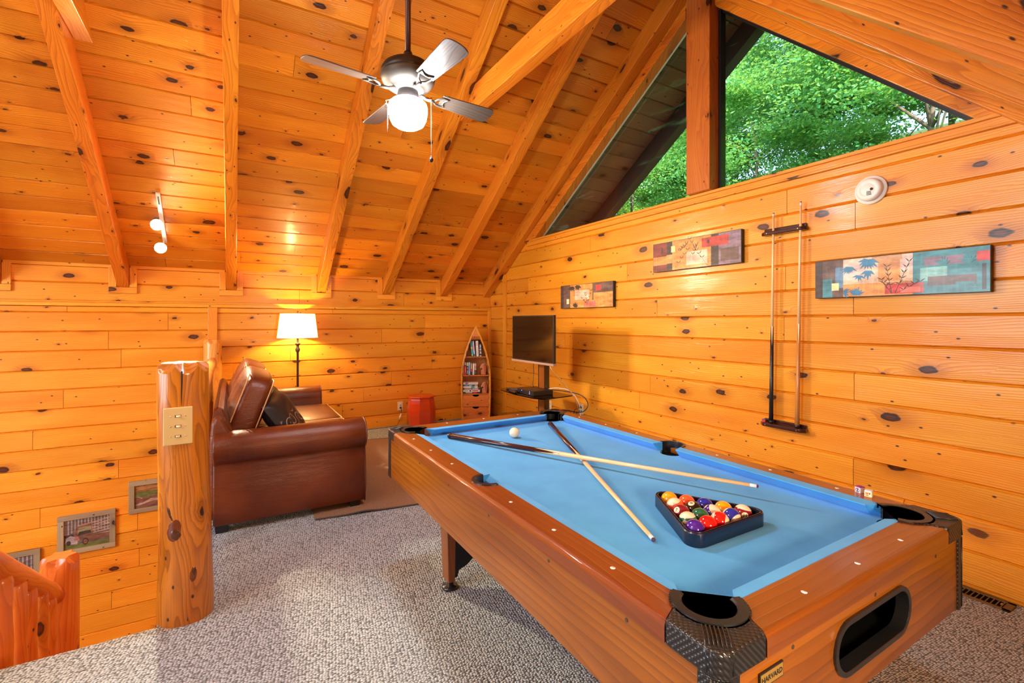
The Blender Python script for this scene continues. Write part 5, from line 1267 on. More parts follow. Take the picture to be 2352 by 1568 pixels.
mb = MB(); mb.superbox((0.045, 0.19, 0.022), T((2.62, 4.40, 0.6615)) @ Matrix.Rotation(0.2, 4, 'Z'), 6, 5); r_ = mb.build('remote_control', 'blackp'); tag(r_, 'black remote control on the glass shelf, farther from the cable box', 'remote control', 'remotes on the glass shelf')
for k in range(12):
    mb = MB(); mb.box((-0.014 + (k % 3) * 0.010, -0.07 + (k // 3) * 0.03, 0.0105), (-0.008 + (k % 3) * 0.010, -0.06 + (k // 3) * 0.03, 0.0125), mat=T((2.62, 4.40, 0.6615)) @ Matrix.Rotation(0.2, 4, 'Z')); mb.build('button', 'rubberg', r_) if 'rubberg' in M else mb.build('button', 'bronze', r_)
mb = MB(); mb.superbox((0.045, 0.17, 0.020), T((2.545, 4.27, 0.6605)) @ Matrix.Rotation(-0.15, 4, 'Z'), 6, 5); tag(mb.build('remote_control', 'blackp'), 'second black remote on the glass shelf, right beside the cable box', 'remote control', 'remotes on the glass shelf')
def cable(pts, r, mat, lab):
    # smooth catmull-rom
    P = [Vector(p) for p in pts]; out = []
    for i in range(len(P) - 1):
        p0, p1, p2, p3 = P[max(0, i - 1)], P[i], P[i + 1], P[min(len(P) - 1, i + 2)]
        for k in range(6):
            t = k / 6; out.append(0.5 * ((2 * p1) + (p2 - p0) * t + (2 * p0 - 5 * p1 + 4 * p2 - p3) * t * t + (3 * p1 - 3 * p2 + p3 - p0) * t ** 3))
    out.append(P[-1]); mb = MB(); mb.tube(out, r, 7); return tag(mb.build('cable', mat), lab, 'cable')
cable([(2.74, 3.90, 0.99), (2.76, 3.85, 0.90), (2.86, 3.76, 0.75), (2.93, 3.70, 0.62), (3.0, 3.72, 0.4), (3.1, 3.9, 0.1), (3.2, 4.2, 0.01)], 0.004, 'chrome', 'grey cable hanging from the right of the television')
cable([(2.755, 4.20, 0.99), (2.762, 4.20, 0.85), (2.745, 4.19, 0.72), (2.79, 4.175, 0.66)], 0.003, 'blackp', 'thin black cable hanging in front of the stand column')
cable([(2.82, 4.05, 0.685), (2.90, 3.85, 0.69), (2.99, 3.68, 0.66), (3.02, 3.62, 0.58), (2.97, 3.66, 0.50), (2.90, 3.9, 0.49), (2.85, 4.03, 0.45)], 0.005, 'blackp', 'thick black cable looping out behind the cable box')
cable([(2.82, 4.1, 0.675), (2.88, 3.95, 0.71), (2.96, 3.8, 0.68), (3.03, 3.75, 0.5), (3.1, 3.9, 0.2), (3.2, 4.3, 0.01)], 0.0035, 'white', 'white cable curving from the cable box down to the floor')

# ------------------------------------------------------------------ log posts and rails
def logpost(name, base, top, r0, r1, mat, lab, cat='post', seg=84, rings=26, knots=(), scallop=0.045, ns=7, ph=0.0, parent=None, bulge=None):
    """turned-by-hand log: irregular radius, chamfered scalloped crown"""
    b, t = Vector(base), Vector(top); H = t.z - b.z; mb = MB(); vs = []; uvs = []; fs = []
    sdx = R.random() * 50
    def rad(a, z):
        f = z / H; r = r0 + (r1 - r0) * f
        r *= 1 + 0.035 * noise.noise(Vector((math.cos(a) * 1.3 + sdx, math.sin(a) * 1.3, z * 2.2))) + 0.015 * noise.noise(Vector((math.cos(a) * 3 + sdx, math.sin(a) * 3, z * 5)))
        for (ka, kz, kr, kd) in knots:
            da = (a - ka + PI) % (2 * PI) - PI; q = (da * r0 / kr) ** 2 + ((z - kz) / kr) ** 2
            r += kd * math.exp(-q)
        if bulge: r += bulge(a, z)
        return r
    zl = [H * i / rings for i in range(rings)]
    def sc_(a): return scallop * (0.15 + 0.85 * abs(math.sin(ns * a / 2 + ph)))
    rows = []
    for z in zl: rows.append([(rad(a, z), z) for a in [2 * PI * k / seg for k in range(seg)]])
    A = [2 * PI * k / seg for k in range(seg)]
    rows.append([(rad(a, H) * 1.0, H - sc_(a) - 0.008) for a in A])
    rows.append([(rad(a, H) * (0.94 - 0.10 * abs(math.sin(ns * a / 2 + ph))), H - sc_(a) * 0.72 - 0.002) for a in A])
    rows.append([(rad(a, H) * (0.88 - 0.28 * abs(math.sin(ns * a / 2 + ph))), H - 0.001) for a in A])
    rows.append([(0.3 * r1, H + 0.001) for a in A]); rows.append([(0.0005, H + 0.001) for a in A])
    for ri, row in enumerate(rows):
        for k, (r, z) in enumerate(row):
            c = b + (t - b) * (max(0, z) / H); vs.append((c.x + r * math.cos(A[k]), c.y + r * math.sin(A[k]), b.z + z))
    ou = R.random() * 60
    for i in range(len(rows) - 1):
        for k in range(seg):
            k2 = (k + 1) % seg; fs.append((i * seg + k, i * seg + k2, (i + 1) * seg + k2, (i + 1) * seg + k))
            if i < rings: uvs.append([(ou + rows[i][k][1], r0 * A[k]), (ou + rows[i][k2][1], r0 * (A[k] + 2 * PI / seg)), (ou + rows[i + 1][k2][1], r0 * (A[k] + 2 * PI / seg)), (ou + rows[i + 1][k][1], r0 * A[k])])
            else:
                q = fs[-1]; uvs.append([(ou + vs[m_][0], vs[m_][1]) for m_ in q])
    mb.add(vs, fs, 0, uvs, (0.5, 0.5, 0.5), True)
    o = mb.build(name, mat, parent, loc=None if parent else tuple(b))
    if not parent: tag(o, lab, cat)
    global POST_RAD
    if name == 'newel_post' and mat == 'post': POST_RAD = rad
    sm = o.modifiers.new('es', 'EDGE_SPLIT'); sm.split_angle = math.radians(50)
    return o
PX, PY = -0.192, 2.745
def pb(a, z):   # swollen shoulder low on the right side, towards the camera
    d1 = math.exp(-(((a + 0.9 + PI) % (2 * PI) - PI) / 0.7) ** 2)
    return 0.022 * d1 * math.exp(-((z - 0.32) / 0.30) ** 2) + 0.010 * math.exp(-((z - 0.05) / 0.15) ** 2)
post = logpost('newel_post', (PX, PY, 0), (PX - 0.012, PY, 1.205), 0.104, 0.104, 'post', 'thick varnished log post with a light switch plate, left of the sofa', knots=((-1.95, 0.40, 0.045, 0.012), (-1.35, 0.22, 0.035, 0.010)), bulge=pb)
M['crack'] = plain('crack_dark', (0.012, 0.006, 0.004), 0.9)
def crack(pts, w):
    mb = MB(); mb.tube(pts, w, 5); mb.build('crack', 'crack', post)
def onpost(a, z, r=0.1035): return (PX - 0.012 * z / 1.2 + r * math.cos(a), PY + r * math.sin(a), z)
crack([onpost(-1.53, 1.17), onpost(-1.54, 1.12), onpost(-1.56, 1.06), onpost(-1.56, 1.01)], [0.0035, 0.003, 0.0022, 0.001])
crack([onpost(-1.42, 0.86, .1035), onpost(-1.44, 0.74, .104), onpost(-1.38, 0.62, .104)], [0.0008, 0.0014, 0.0008])
crack([onpost(-1.40, 0.30, .112), onpost(-1.42, 0.15, .114), onpost(-1.44, 0.02, .116)], [0.0015, 0.0022, 0.0025])
# dark hollow knots
M['knot'] = wood('knot_wood', (0.10, 0.030, 0.008), (0.045, 0.013, 0.004), (0.012, 0.004, 0.002), knots=0, rings=160, rough=0.3, coat=0.5, tone=0.1)
M['stain'] = wood('knot_stain', (0.20, 0.055, 0.010), (0.15, 0.036, 0.006), (0.06, 0.014, 0.003), knots=0, rings=200, rough=0.35, coat=0.4, tone=0.05)
def patch(a0, z0, ra, rz_, lift, mat, name, tilt=0.0, sd_=0.0, irr=0.25):
    """a thin knot figure lying on the curved face of the log; ra, rz in metres"""
    mb = MB(); nr, nt_ = 6, 28; vs = []; uv_ = []
    for i in range(nr + 1):
        for k in range(nt_):
            th = 2 * PI * k / nt_; q = i / nr * (1 + irr * noise.noise(Vector((math.cos(th) * 1.6 + sd_, math.sin(th) * 1.6, sd_))))
            dx, dz = q * ra * math.cos(th), q * rz_ * math.sin(th)
            x_, zz_ = dx * math.cos(tilt) - dz * math.sin(tilt), dx * math.sin(tilt) + dz * math.cos(tilt)
            a = a0 + x_ / 0.108; z = z0 + zz_; r = POST_RAD(a, z) + lift * (1 - (i / nr) ** 3) + 0.0001
            c = PX - 0.012 * z / 1.205; vs.append((c + r * math.cos(a), PY + r * math.sin(a), z)); uv_.append((0.02 * k, q * ra))
    fs = [(i * nt_ + k, i * nt_ + (k + 1) % nt_, (i + 1) * nt_ + (k + 1) % nt_, (i + 1) * nt_ + k) for i in range(nr) for k in range(nt_)]
    mb.add(vs, fs, 0, [[uv_[v] for v in f] for f in fs], None, True); return mb.build(name, mat, post)
patch(-1.86, 0.445, 0.030, 0.046, 0.0016, 'stain', 'knot_stain', -0.1, 1.0)
patch(-1.83, 0.430, 0.021, 0.027, 0.0026, 'knot', 'knot', 0.2, 2.0)
patch(-2.06, 0.520, 0.007, 0.034, 0.0018, 'knot', 'knot', 0.35, 3.0, 0.5)
patch(-1.25, 0.235, 0.013, 0.034, 0.0016, 'stain', 'knot_stain', -0.1, 4.0)
patch(-1.24, 0.245, 0.008, 0.022, 0.0024, 'knot', 'knot', 0.0, 5.0)
# switch plate
sw = empty('switch_plate', (-0.215, 2.63, 0.92), 'ivory three-toggle switch plate on the log post', 'light switch')
SM = frame_m((-0.2135, 2.632, 0.921), Vector((1, 0.05, 0)).normalized(), (0, 0, 1), Vector((0.05, -1, 0)).normalized())
mb = MB(); mb.box((-0.055, -0.0845, -0.012), (0.055, 0.0845, 0.006), mat=SM); mb.build('plate', 'ivory', sw, bevel=0.003)
for k, zz in enumerate((0.046, 0.0, -0.046)):
    mb = MB(); mb.box((-0.012, zz - 0.0055, 0.0055), (0.012, zz + 0.0055, 0.0068), mat=SM); tg = mb.build('toggle_frame', 'slot', sw)
    mb = MB(); sgn = 1 if k < 2 else -1
    mb.quadbox([SM @ Vector(p) for p in ((-0.009, zz - 0.004, 0.006), (0.009, zz - 0.004, 0.006), (0.009, zz + 0.004, 0.006), (-0.009, zz + 0.004, 0.006), (-0.003 + sgn * 0.006, zz - 0.003, 0.016), (0.005 + sgn * 0.006, zz - 0.003, 0.016), (0.005 + sgn * 0.006, zz + 0.003, 0.016), (-0.003 + sgn * 0.006, zz + 0.003, 0.016))]); mb.build('toggle', 'ivory2', tg, bevel=0.0008)
    for xx in (-0.028, 0.028):
        mb = MB(); mb.lathe([(0.0001, 0.0055), (0.0032, 0.0055), (0.0028, 0.0072), (0.0001, 0.0075)], 10, 0, (0, 0, 0), True, SM @ Matrix.Translation((xx, zz, 0))); mb.build('screw', 'screw', sw)
# loft railing running back from the post
logpost('newel_post', (-0.185, 6.10, 0), (-0.185, 6.10, 1.20), 0.085, 0.085, 'log', 'pale log post of the loft railing standing against the back wall', ns=6)
rl = empty('loft_railing', (-0.19, 4.4, 0), 'log handrail running back from the thick post behind the sofa', 'railing')
def logtube(pts, r, mat, name, parent, seg=14, wob=0.05):
    P = [Vector(p) for p in pts]; n = 10; pp = []; rr = []
    L = (P[-1] - P[0]).length; s0 = R.random() * 30
    for i in range(n + 1):
        f = i / n; pp.append(P[0].lerp(P[-1], f) + Vector((noise.noise(Vector((f * 3 + s0, 0, 0))), noise.noise(Vector((f * 3 + s0, 5, 0))), noise.noise(Vector((f * 3 + s0, 9, 0))))) * r * 0.15)
        q = r * (1 + wob * noise.noise(Vector((f * 6 * L + s0, 2, 0)))); rr.append(q)
    rr[0] *= 0.8; rr[-1] *= 0.8; pp[0], pp[-1] = P[0], P[-1]
    mb = MB(); mb.tube(pp, rr, seg); return mb.build(name, mat, parent)
logtube([(-0.19, PY + 0.095, 0.965), (-0.187, 6.03, 0.965)], 0.052, 'log', 'handrail', rl)
logtube([(-0.205, PY + 0.1, 0.12), (-0.2, 6.03, 0.12)], 0.045, 'log', 'bottom_rail', rl)
for k in range(13): logtube([(-0.203, PY + 0.30 + 0.24 * k, 0.13), (-0.193, PY + 0.30 + 0.24 * k, 0.955)], 0.032, 'log', 'baluster', rl, 10)
# stair railing, lower left
XS = -0.91
rl = empty('stair_railing', (XS, 3.2, -0.1), 'red-stained log stair railing at the lower left corner', 'railing')
def rz(y): return 0.311 - 0.668 * (y - 3.0) - 0.01
logtube([(XS, 2.40, rz(2.40)), (XS, 3.86, rz(3.86))], 0.050, 'redlog', 'handrail', rl)
logtube([(XS, 2.40, rz(2.40) - 0.53), (XS, 3.86, rz(3.86) - 0.53)], 0.045, 'redlog', 'bottom_rail', rl)
ys = [3.05, 3.215, 3.37, 3.53, 3.68]
for k, y in enumerate(ys + [2.88, 2.72, 2.56]):
    logtube([(XS + 0.012 * (k % 2), y, rz(y) - 0.50), (XS + 0.012 * (k % 2), y, rz(y) - 0.02)], 0.040 if k % 2 == 0 else 0.032, 'redlog', 'baluster', rl, 12, 0.12)
logpost('newel_post', (XS - 0.0, 3.90, -1.6), (XS, 3.90, -0.035), 0.092, 0.090, 'redlog', 'red-stained log newel post at the end of the stair railing', ns=6, rings=16)

# framed prints on the stair wall ---------------------------------------------------
def pic(x0, x1, z0, z1, lab, shapes, keys):
    T_ = 0.028; root = empty('picture_frame', ((x0 + x1) / 2, YK, z0), lab, 'picture', 'rustic framed prints down the stair wall')
    w = 0.048
    for (a, b, c, d, hor) in ((x0, z0, x1, z0 + w, 1), (x0, z1 - w, x1, z1, 1), (x0, z0 + w, x0 + w, z1 - w, 0), (x1 - w, z0 + w, x1, z1 - w, 0)):
        mb = MB(); mb.box((a, YK - T_, b), (c, YK - 0.001, d), grain=0 if hor else 2); mb.build('frame', 'barn', root, bevel=0.003)
    mb = MB(); a, b, c, d = x0 + w - 0.002, z0 + w - 0.002, x1 - w + 0.002, z1 - w + 0.002
    mb.box((a, YK - 0.012, b), (c, YK - 0.006, d))
    pn = mb.build('print', 'p_dark', root)
    mb = MB()
    for i, (k, pl) in enumerate(shapes):
        pts = [(a + p[0] * (c - a), b + p[1] * (d - b)) for p in pl]; mb.prism(pts, 0, 0.0004 + 0.00003 * i, keys.index(k), (0, YK - 0.012, 0), (1, 0, 0), (0, 0, 1), (0, -1, 0), caps=(False, True))
    mb.build('photo', ['p_' + k for k in keys], pn)
for k, c in dict(dark=(0.03, 0.022, 0.018), barn=(0.10, 0.08, 0.065), barnl=(0.30, 0.26, 0.22), grass=(0.10, 0.13, 0.02), rust=(0.16, 0.07, 0.035), pink=(0.34, 0.17, 0.11), blk=(0.02, 0.015, 0.012), log=(0.36, 0.25, 0.19), glassy=(0.24, 0.24, 0.12), silver=(0.30, 0.27, 0.27), fall=(0.30, 0.14, 0.03), water=(0.38, 0.28, 0.22), rock=(0.16, 0.06, 0.03)).items(): M['p_' + k] = artmat('print_' + k, c, var=0.5, scale=14.0)
sh = [('barn', rect(0, .12, 1, 1))] + [('barnl', rect(k / 14 + .01, .45 + .04 * (k % 3), k / 14 + .035, 1)) for k in range(14)] + [('blk', rect(.0, .42, .45, .50))]
sh += [('log', [(.55, .80 - k * .085), (1, .92 - k * .10), (1, .88 - k * .10), (.55, .765 - k * .085)]) for k in range(6)] + [('grass', [(0, 0), (1, 0), (1, .16), (.5, .13), (0, .20)])]
sh += [('silver', [(.02, .22), (.04, .38), (.14, .46), (.24, .40), (.30, .22), (.28, .14), (.08, .18)]), ('rust', [(.20, .46), (.26, .72), (.40, .80), (.60, .82), (.64, .50), (.62, .40), (.28, .36)]), ('glassy', [(.28, .48), (.31, .68), (.58, .72), (.60, .50)]), ('blk', [(.30, .42), (.32, .55), (.58, .56), (.58, .46)]), ('pink', [(.26, .72), (.40, .80), (.60, .82), (.64, .50), (.62, .50), (.585, .775), (.40, .76)]),
       ('pink', [(.22, .26), (.22, .44), (.30, .42), (.34, .26)]), ('rust', [(.34, .30), (.62, .40), (.98, .38), (.98, .22), (.6, .20)]), ('blk', [(.46 + .07 * math.cos(a), .20 + .12 * math.sin(a)) for a in [k * PI / 8 for k in range(16)]]), ('rust', [(.46 + .045 * math.cos(a), .20 + .075 * math.sin(a)) for a in [k * PI / 8 for k in range(16)]]), ('blk', [(.10 + .05 * math.cos(a), .22 + .08 * math.sin(a)) for a in [k * PI / 8 for k in range(16)]])]
kk = ['barn', 'barnl', 'blk', 'log', 'grass', 'silver', 'rust', 'glassy', 'pink']
pic(-1.472, -1.030, -0.905, -0.520, 'rustic framed print of a rusty old truck, fully in view', sh, kk)
s2 = [('fall', rect(0, .4, 1, 1)), ('grass', rect(0, .45, 1, .7)), ('rock', rect(0, 0, 1, .45)), ('water', [(0, .55), (.2, .42), (.5, .34), (1, .36), (1, .28), (.4, .24), (.1, .12), (0, .16), (.3, .3)]), ('rock', [(0, .25), (.2, .42), (.4, .36), (.2, .22)]), ('rust', [(.4, .42), (.6, .58), (.9, .5), (1, .4), (.6, .36)])]
pic(-0.925, -0.49, -0.605, -0.270, 'rustic framed print of a rocky stream, partly hidden by the log post', s2, ['fall', 'grass', 'rock', 'water', 'rust'])
s3 = [('barn', rect(0, 0, 1, 1))] + [('silver', rect(k / 12 + .01, .3, k / 12 + .04, 1)) for k in range(12)] + [('blk', [(.3, 0), (.5, .35), (.8, .4), (1, .2), (1, 0)]), ('grass', rect(.9, 0, 1, .25))]
pic(-2.03, -1.592, -1.175, -0.790, 'rustic framed print partly hidden by the stair rail', s3, ['barn', 'silver', 'blk', 'grass'])

# ------------------------------------------------------------------ ceiling fan
FX, FY = 0.857, 2.60
fan = empty('ceiling_fan', (FX, FY, 4.12), 'ceiling fan with four wood-grain blades and a lit white globe', 'ceiling fan')
def L(prof, name, mat, seg=40, parent=fan): 
    mb = MB(); mb.lathe(prof, seg, 0, (FX, FY, 0)); return mb.build(name, mat, parent)
L([(0.0001, 4.16), (0.07, 4.16), (0.065, 4.12), (0.03, 4.07), (0.0001, 4.07)][::-1], 'canopy', 'fandark')
L([(0.0155, 2.90), (0.0155, 4.09)], 'downrod', 'rod', 16)
L([(0.0001, 2.925), (0.022, 2.925), (0.028, 2.905), (0.026, 2.895), (0.060, 2.885), (0.072, 2.872), (0.074, 2.868), (0.112, 2.854), (0.136, 2.836), (0.148, 2.814), (0.151, 2.79), (0.145, 2.786)][::-1], 'motor_top', 'fandark')
L([(0.145, 2.790), (0.152, 2.785), (0.152, 2.776), (0.146, 2.757), (0.132, 2.738), (0.112, 2.722), (0.092, 2.716), (0.09, 2.708), (0.070, 2.702), (0.0001, 2.702)][::-1], 'motor_housing', 'fanmetal')
L([(0.0001, 2.640), (0.060, 2.640), (0.064, 2.655), (0.058, 2.69), (0.056, 2.702), (0.0001, 2.702)], 'light_fitter', 'fandark', 32)
gl = L([(0.0001, 2.492), (0.030, 2.493), (0.062, 2.500), (0.088, 2.516), (0.102, 2.545), (0.108, 2.580), (0.109, 2.610), (0.104, 2.628), (0.090, 2.642), (0.062, 2.650)], 'globe', 'globe', 48)
for k in range(4):
    ang = math.radians(6.5 + 90 * k); BRm = frame_m((FX, FY, 2.700), (math.cos(ang), math.sin(ang), 0), (-math.sin(ang), math.cos(ang), 0), (0, 0, 1))
    pitch = Matrix.Rotation(math.radians(-13), 4, 'X')
    w0, w1, r0, r1 = 0.052, 0.068, 0.205, 0.568
    pl = [(r0, -w0), (r1 - 0.05, -w1)] + [(r1 - 0.05 + 0.05 * math.cos(math.radians(a)) ** 0.6, w1 * math.sin(math.radians(a))) for a in range(-75, 76, 15)] + [(r1 - 0.05, w1), (r0, w0)]
    mb = MB(); mb.prism(pl, 0.004, 0.011, 0, tuple((BRm @ pitch).to_translation()), tuple((BRm @ pitch).to_3x3() @ Vector((1, 0, 0))), tuple((BRm @ pitch).to_3x3() @ Vector((0, 1, 0))), tuple((BRm @ pitch).to_3x3() @ Vector((0, 0, 1))))
    bl = mb.build('blade', 'blade', fan, bevel=0.002)
    Q = BRm @ pitch
    mb = MB(); q = lambda x, y, z: (Q @ Vector((x, y, z)))
    mb.tube([BRm @ Vector((0.075, 0, 0.004)), BRm @ Vector((0.12, 0, -0.012)), q(0.165, 0, -0.012)], [0.011, 0.0085, 0.009], 8)
    # open stirrup under the blade root
    mb.tube([q(0.160, 0, -0.010), q(0.180, 0.022, -0.006), q(0.210, 0.036, 0.0), q(0.245, 0.034, 0.002), q(0.225, 0.010, 0.0), q(0.225, -0.010, 0.0), q(0.245, -0.034, 0.002), q(0.210, -0.036, 0.0), q(0.180, -0.022, -0.006)], 0.0062, 8, closed=True)
    mb.build('blade_iron', 'fanmetal', bl)
def chain(x, y, z0, z1, name, fob=True):
    mb = MB(); mb.tube([(x, y, z0), (x, y, z1)], 0.0014, 6); c = mb.build(name, 'chrome', fan)
    if fob:
        mb = MB(); mb.lathe([(0.0001, z1 - 0.03), (0.010, z1 - 0.024), (0.012, z1 - 0.014), (0.009, z1 - 0.006), (0.003, z1), (0.003, z1 + 0.008), (0.0001, z1 + 0.008)], 14, 0, (x, y, 0)); mb.build('pull_fob', 'fandark', c)
rv = Vector((0.86, -0.51, 0))
c1 = Vector((FX, FY, 0)) + rv * 0.132; chain(c1.x, c1.y, 2.62, 2.33, 'pull_chain')
c2 = Vector((FX, FY, 0)) - rv * 0.116; chain(c2.x, c2.y, 2.62, 2.475, 'pull_chain', False)
mb = MB(); mb.tube([(FX + rv.x * 0.06, FY + rv.y * 0.06, 2.665), (c1.x, c1.y, 2.655), (c1.x, c1.y, 2.62)], 0.002, 6); mb.tube([(FX - rv.x * 0.06, FY - rv.y * 0.06, 2.665), (c2.x - 0.01, c2.y, 2.65), (c2.x, c2.y, 2.62)], 0.002, 6); mb.build('chain_arm', 'chrome', fan)

# ------------------------------------------------------------------ track light
def cz(y): return bot_far(y) + CF
trk = empty('track_light', (-0.59, 5.6, cz(5.6)), 'white two-spot track light on the sloping ceiling, lit', 'track light')
sl = Vector((0, 1, -0.664)).normalized(); nn = Vector((0, -0.664, -1)).normalized()
tp0 = Vector((-0.60, 5.33, cz(5.33))); 
mb = MB(); mb.beam(tp0, tp0 + sl * 0.66, Vector((1, 0, 0)), nn, 0.034, 0.020); mb.build('track', 'white', trk, bevel=0.002)
mb = MB(); mb.beam(tp0 + sl * 0.03 + nn * 0.0205 + Vector((0.011, 0, 0)), tp0 + sl * 0.13 + nn * 0.0205 + Vector((0.011, 0, 0)), Vector((1, 0, 0)), nn, 0.012, 0.001); mb.build('track_slot', 'slot', trk)
SPOTS = []
for i, s in enumerate((0.30, 0.63)):
    a = tp0 + sl * s + nn * 0.020 + Vector((0.010, 0, 0)); tgt = Vector((3.33, 2.3, 1.0)) if i == 0 else Vector((2.6, 1.4, 0.8))
    hd = a + Vector((-0.03, -0.03, -0.075)); d = (Vector((0.6, 0.4, 1.2)) - hd).normalized() if False else (Vector((1.0, 0.9, 1.0)) - hd).normalized()
    mb = MB(); mb.tube([a, a + nn * 0.03, hd - d * 0.02], [0.009, 0.007, 0.008], 8); arm = mb.build('spot_arm', 'white', trk)
    mb = MB(); mb.tube([hd - d * 0.065, hd - d * 0.05, hd + d * 0.005, hd + d * 0.030], [0.018, 0.030, 0.042, 0.053], 20); mb.build('spot_head', 'white', arm)
    X_ = d.cross(Vector((0, 0, 1))).normalized(); Y_ = d.cross(X_)
    mb = MB(); mb.lathe([(0.0001, 0.018), (0.028, 0.013), (0.046, 0.002), (0.049, -0.006)][::-1], 20, 0, tuple(hd + d * 0.034), True, frame_m((0, 0, 0), X_, X_.cross(d) * -1, d)); mb.build('spot_bulb', 'bulb', arm)
    SPOTS.append((hd + d * 0.06, d))

# ------------------------------------------------------------------ trees outside
import numpy as np
def crown_mesh(name, mat, seed, n_clump, n_leaf, rx_, rz_, leaf=0.085):
    rs = np.random.RandomState(seed)
    # clump centres fill an ellipsoid shell
    th = rs.uniform(0, 2 * PI, n_clump); u = rs.uniform(-0.95, 1, n_clump); rr = rs.uniform(0.45, 1.0, n_clump) ** 0.6
    C = np.stack([rx_ * rr * np.sqrt(1 - u ** 2) * np.cos(th), rx_ * rr * np.sqrt(1 - u ** 2) * np.sin(th), rz_ * rr * u], 1)
    cid = rs.randint(0, n_clump, n_leaf); sz = rs.uniform(0.25, 0.62, n_clump)
    g = rs.normal(0, 1, (n_leaf, 3)) * np.array([1, 1, 0.30]) * sz[cid][:, None] * 0.62
    P = C[cid] + g
    a = rs.normal(0, 1, (n_leaf, 3)); a[:, 2] *= 0.45; a /= np.linalg.norm(a, axis=1)[:, None]
    nrm = rs.normal(0, 1, (n_leaf, 3)) * 0.55 + np.array([0, 0, 1.0]); b = np.cross(a, nrm); b /= np.linalg.norm(b, axis=1)[:, None]
    s = leaf * rs.uniform(0.6, 1.3, n_leaf)[:, None]
    nn_ = np.cross(a, b)
    V_ = np.stack([P - a * s, P + b * s * 0.55 + nn_ * s * 0.12, P + a * s, P - b * s * 0.55 + nn_ * s * 0.12], 1).reshape(-1, 3)
    me = bpy.data.meshes.new(name); me.vertices.add(n_leaf * 4); me.vertices.foreach_set('co', V_.astype(np.float32).ravel())
    me.loops.add(n_leaf * 4); me.loops.foreach_set('vertex_index', np.arange(n_leaf * 4, dtype=np.int32)); me.polygons.add(n_leaf)
    me.polygons.foreach_set('loop_start', np.arange(n_leaf, dtype=np.int32) * 4)
    me.update(calc_edges=True)
    at = me.attributes.new('seed', 'FLOAT_COLOR', 'CORNER'); c = np.ones((n_leaf, 4, 4), np.float32); c[:, :, :3] = (rs.uniform(0, 1, (n_leaf, 1, 3)) * 0.6 + rs.uniform(0, 1, (n_clump, 3))[cid][:, None, :] * 0.4); at.data.foreach_set('color', c.ravel())
    me.materials.append(M[mat]); return me
CR = [crown_mesh('foliage', 'leafA', 1, 130, 75000, 2.3, 2.6, 0.040), crown_mesh('foliage', 'leafB', 2, 120, 70000, 2.1, 2.2, 0.038), crown_mesh('foliage', 'leafA', 3, 140, 75000, 2.6, 2.0, 0.038)]
def trunk_mesh(h, seed):
    rr = random.Random(seed); mb = MB(); p = Vector((0, 0, 0)); pts = [p.copy()]; rad = [0.10]
    for i in range(8): p = p + Vector((rr.uniform(-.12, .12), rr.uniform(-.12, .12), h / 8)); pts.append(p.copy()); rad.append(0.10 - 0.010 * (i + 1))
    mb.tube(pts, rad, 8)
    for i in range(14):
        q = pts[3 + i % 5]; d = Vector((rr.uniform(-1, 1), rr.uniform(-1, 1), rr.uniform(0.2, 0.9))).normalized(); l = rr.uniform(0.9, 1.8)
        m1 = q + d * l * 0.5 + Vector((0, 0, 0.15)); mb.tube([q, m1, q + d * l + Vector((rr.uniform(-.2, .2), rr.uniform(-.2, .2), 0.1))], [0.028, 0.018, 0.006], 6)
    return mb
TR = []
def tree(x, y, gz, h, ci, s, rot, lab, grp='trees beyond the gable window'):
    root = empty('leafy_tree', (x, y, gz), lab, 'tree', grp, rot)
    pmx = WM(root)
    if ci not in [t[0] for t in TR]:
        mb = trunk_mesh(7.0, ci); o = mb.build('trunk', 'bark'); TR.append((ci, o.data)); t_ = o
    else: t_ = bpy.data.objects.new('trunk', [t for t in TR if t[0] == ci][0][1]); COL.objects.link(t_)
    t_.parent = root; t_.scale = (1, 1, h / 7.0)
    f = bpy.data.objects.new('foliage', CR[ci]); COL.objects.link(f); f.parent = root; f.location = (0, 0, h * 0.86); f.scale = (s, s, s)
    f['kind'] = 'thing'
def gz_(x): return -2.6 + 0.16 * (x - 4.6) + 0.008 * (x - 4.6) ** 2
W3 = [(9.0, 9.2, 6.6, 0, 1.0, 'dense green tree at the far left of the gable window view'), (10.2, 6.2, 7.4, 2, 0.95, 'dark green tree seen through the left window pane behind bare branches'),
      (9.6, 3.0, 8.0, 0, 0.95, 'deep green tree just right of the window post'), (11.5, 4.6, 10.6, 2, 1.1, 'tall green tree rising behind the window post'),
      (9.5, 0.4, 5.7, 2, 0.85, 'blue-green layered tree in the middle of the right pane'), (12.5, 1.6, 10.0, 1, 1.15, 'lime green tree, tallest in the middle of the right pane'), (11.0, -1.6, 7.6, 1, 1.0, 'yellow-green tree toward the right corner of the window'),
      (14.5, 4.2, 12.6, 1, 1.25, 'pale tree top near the sky patch in the window'), (15.0, -0.8, 11.2, 0, 1.25, 'distant green tree above the right slope of the window'), (13.8, 9.2, 7.2, 0, 1.2, 'distant tree behind the left pane'), (13.0, 11.5, 8.0, 1, 1.3, 'distant lime tree low in the left pane'),
      (18.5, 4.6, 12.5, 2, 1.5, 'farthest dark tree behind the window post'), (18.0, 1.8, 12.0, 2, 1.5, 'farthest tree in the middle of the right pane'), (9.8, -3.6, 6.2, 0, 0.9, 'green tree beyond the right tip of the window'), (14.0, -4.2, 9.4, 1, 1.2, 'yellow-lit tree beyond the right tip of the window'),
      (8.2, 1.9, 4.5, 0, 0.62, 'small green tree low in the right pane, beside the window post'), (8.4, -0.9, 4.9, 1, 0.66, 'small lime tree low in the right pane, near its tip'), (8.3, 4.6, 4.3, 1, 0.6, 'small lime tree just left of the window post'), (8.8, -2.6, 5.6, 2, 0.75, 'small dark tree at the right tip of the window')]
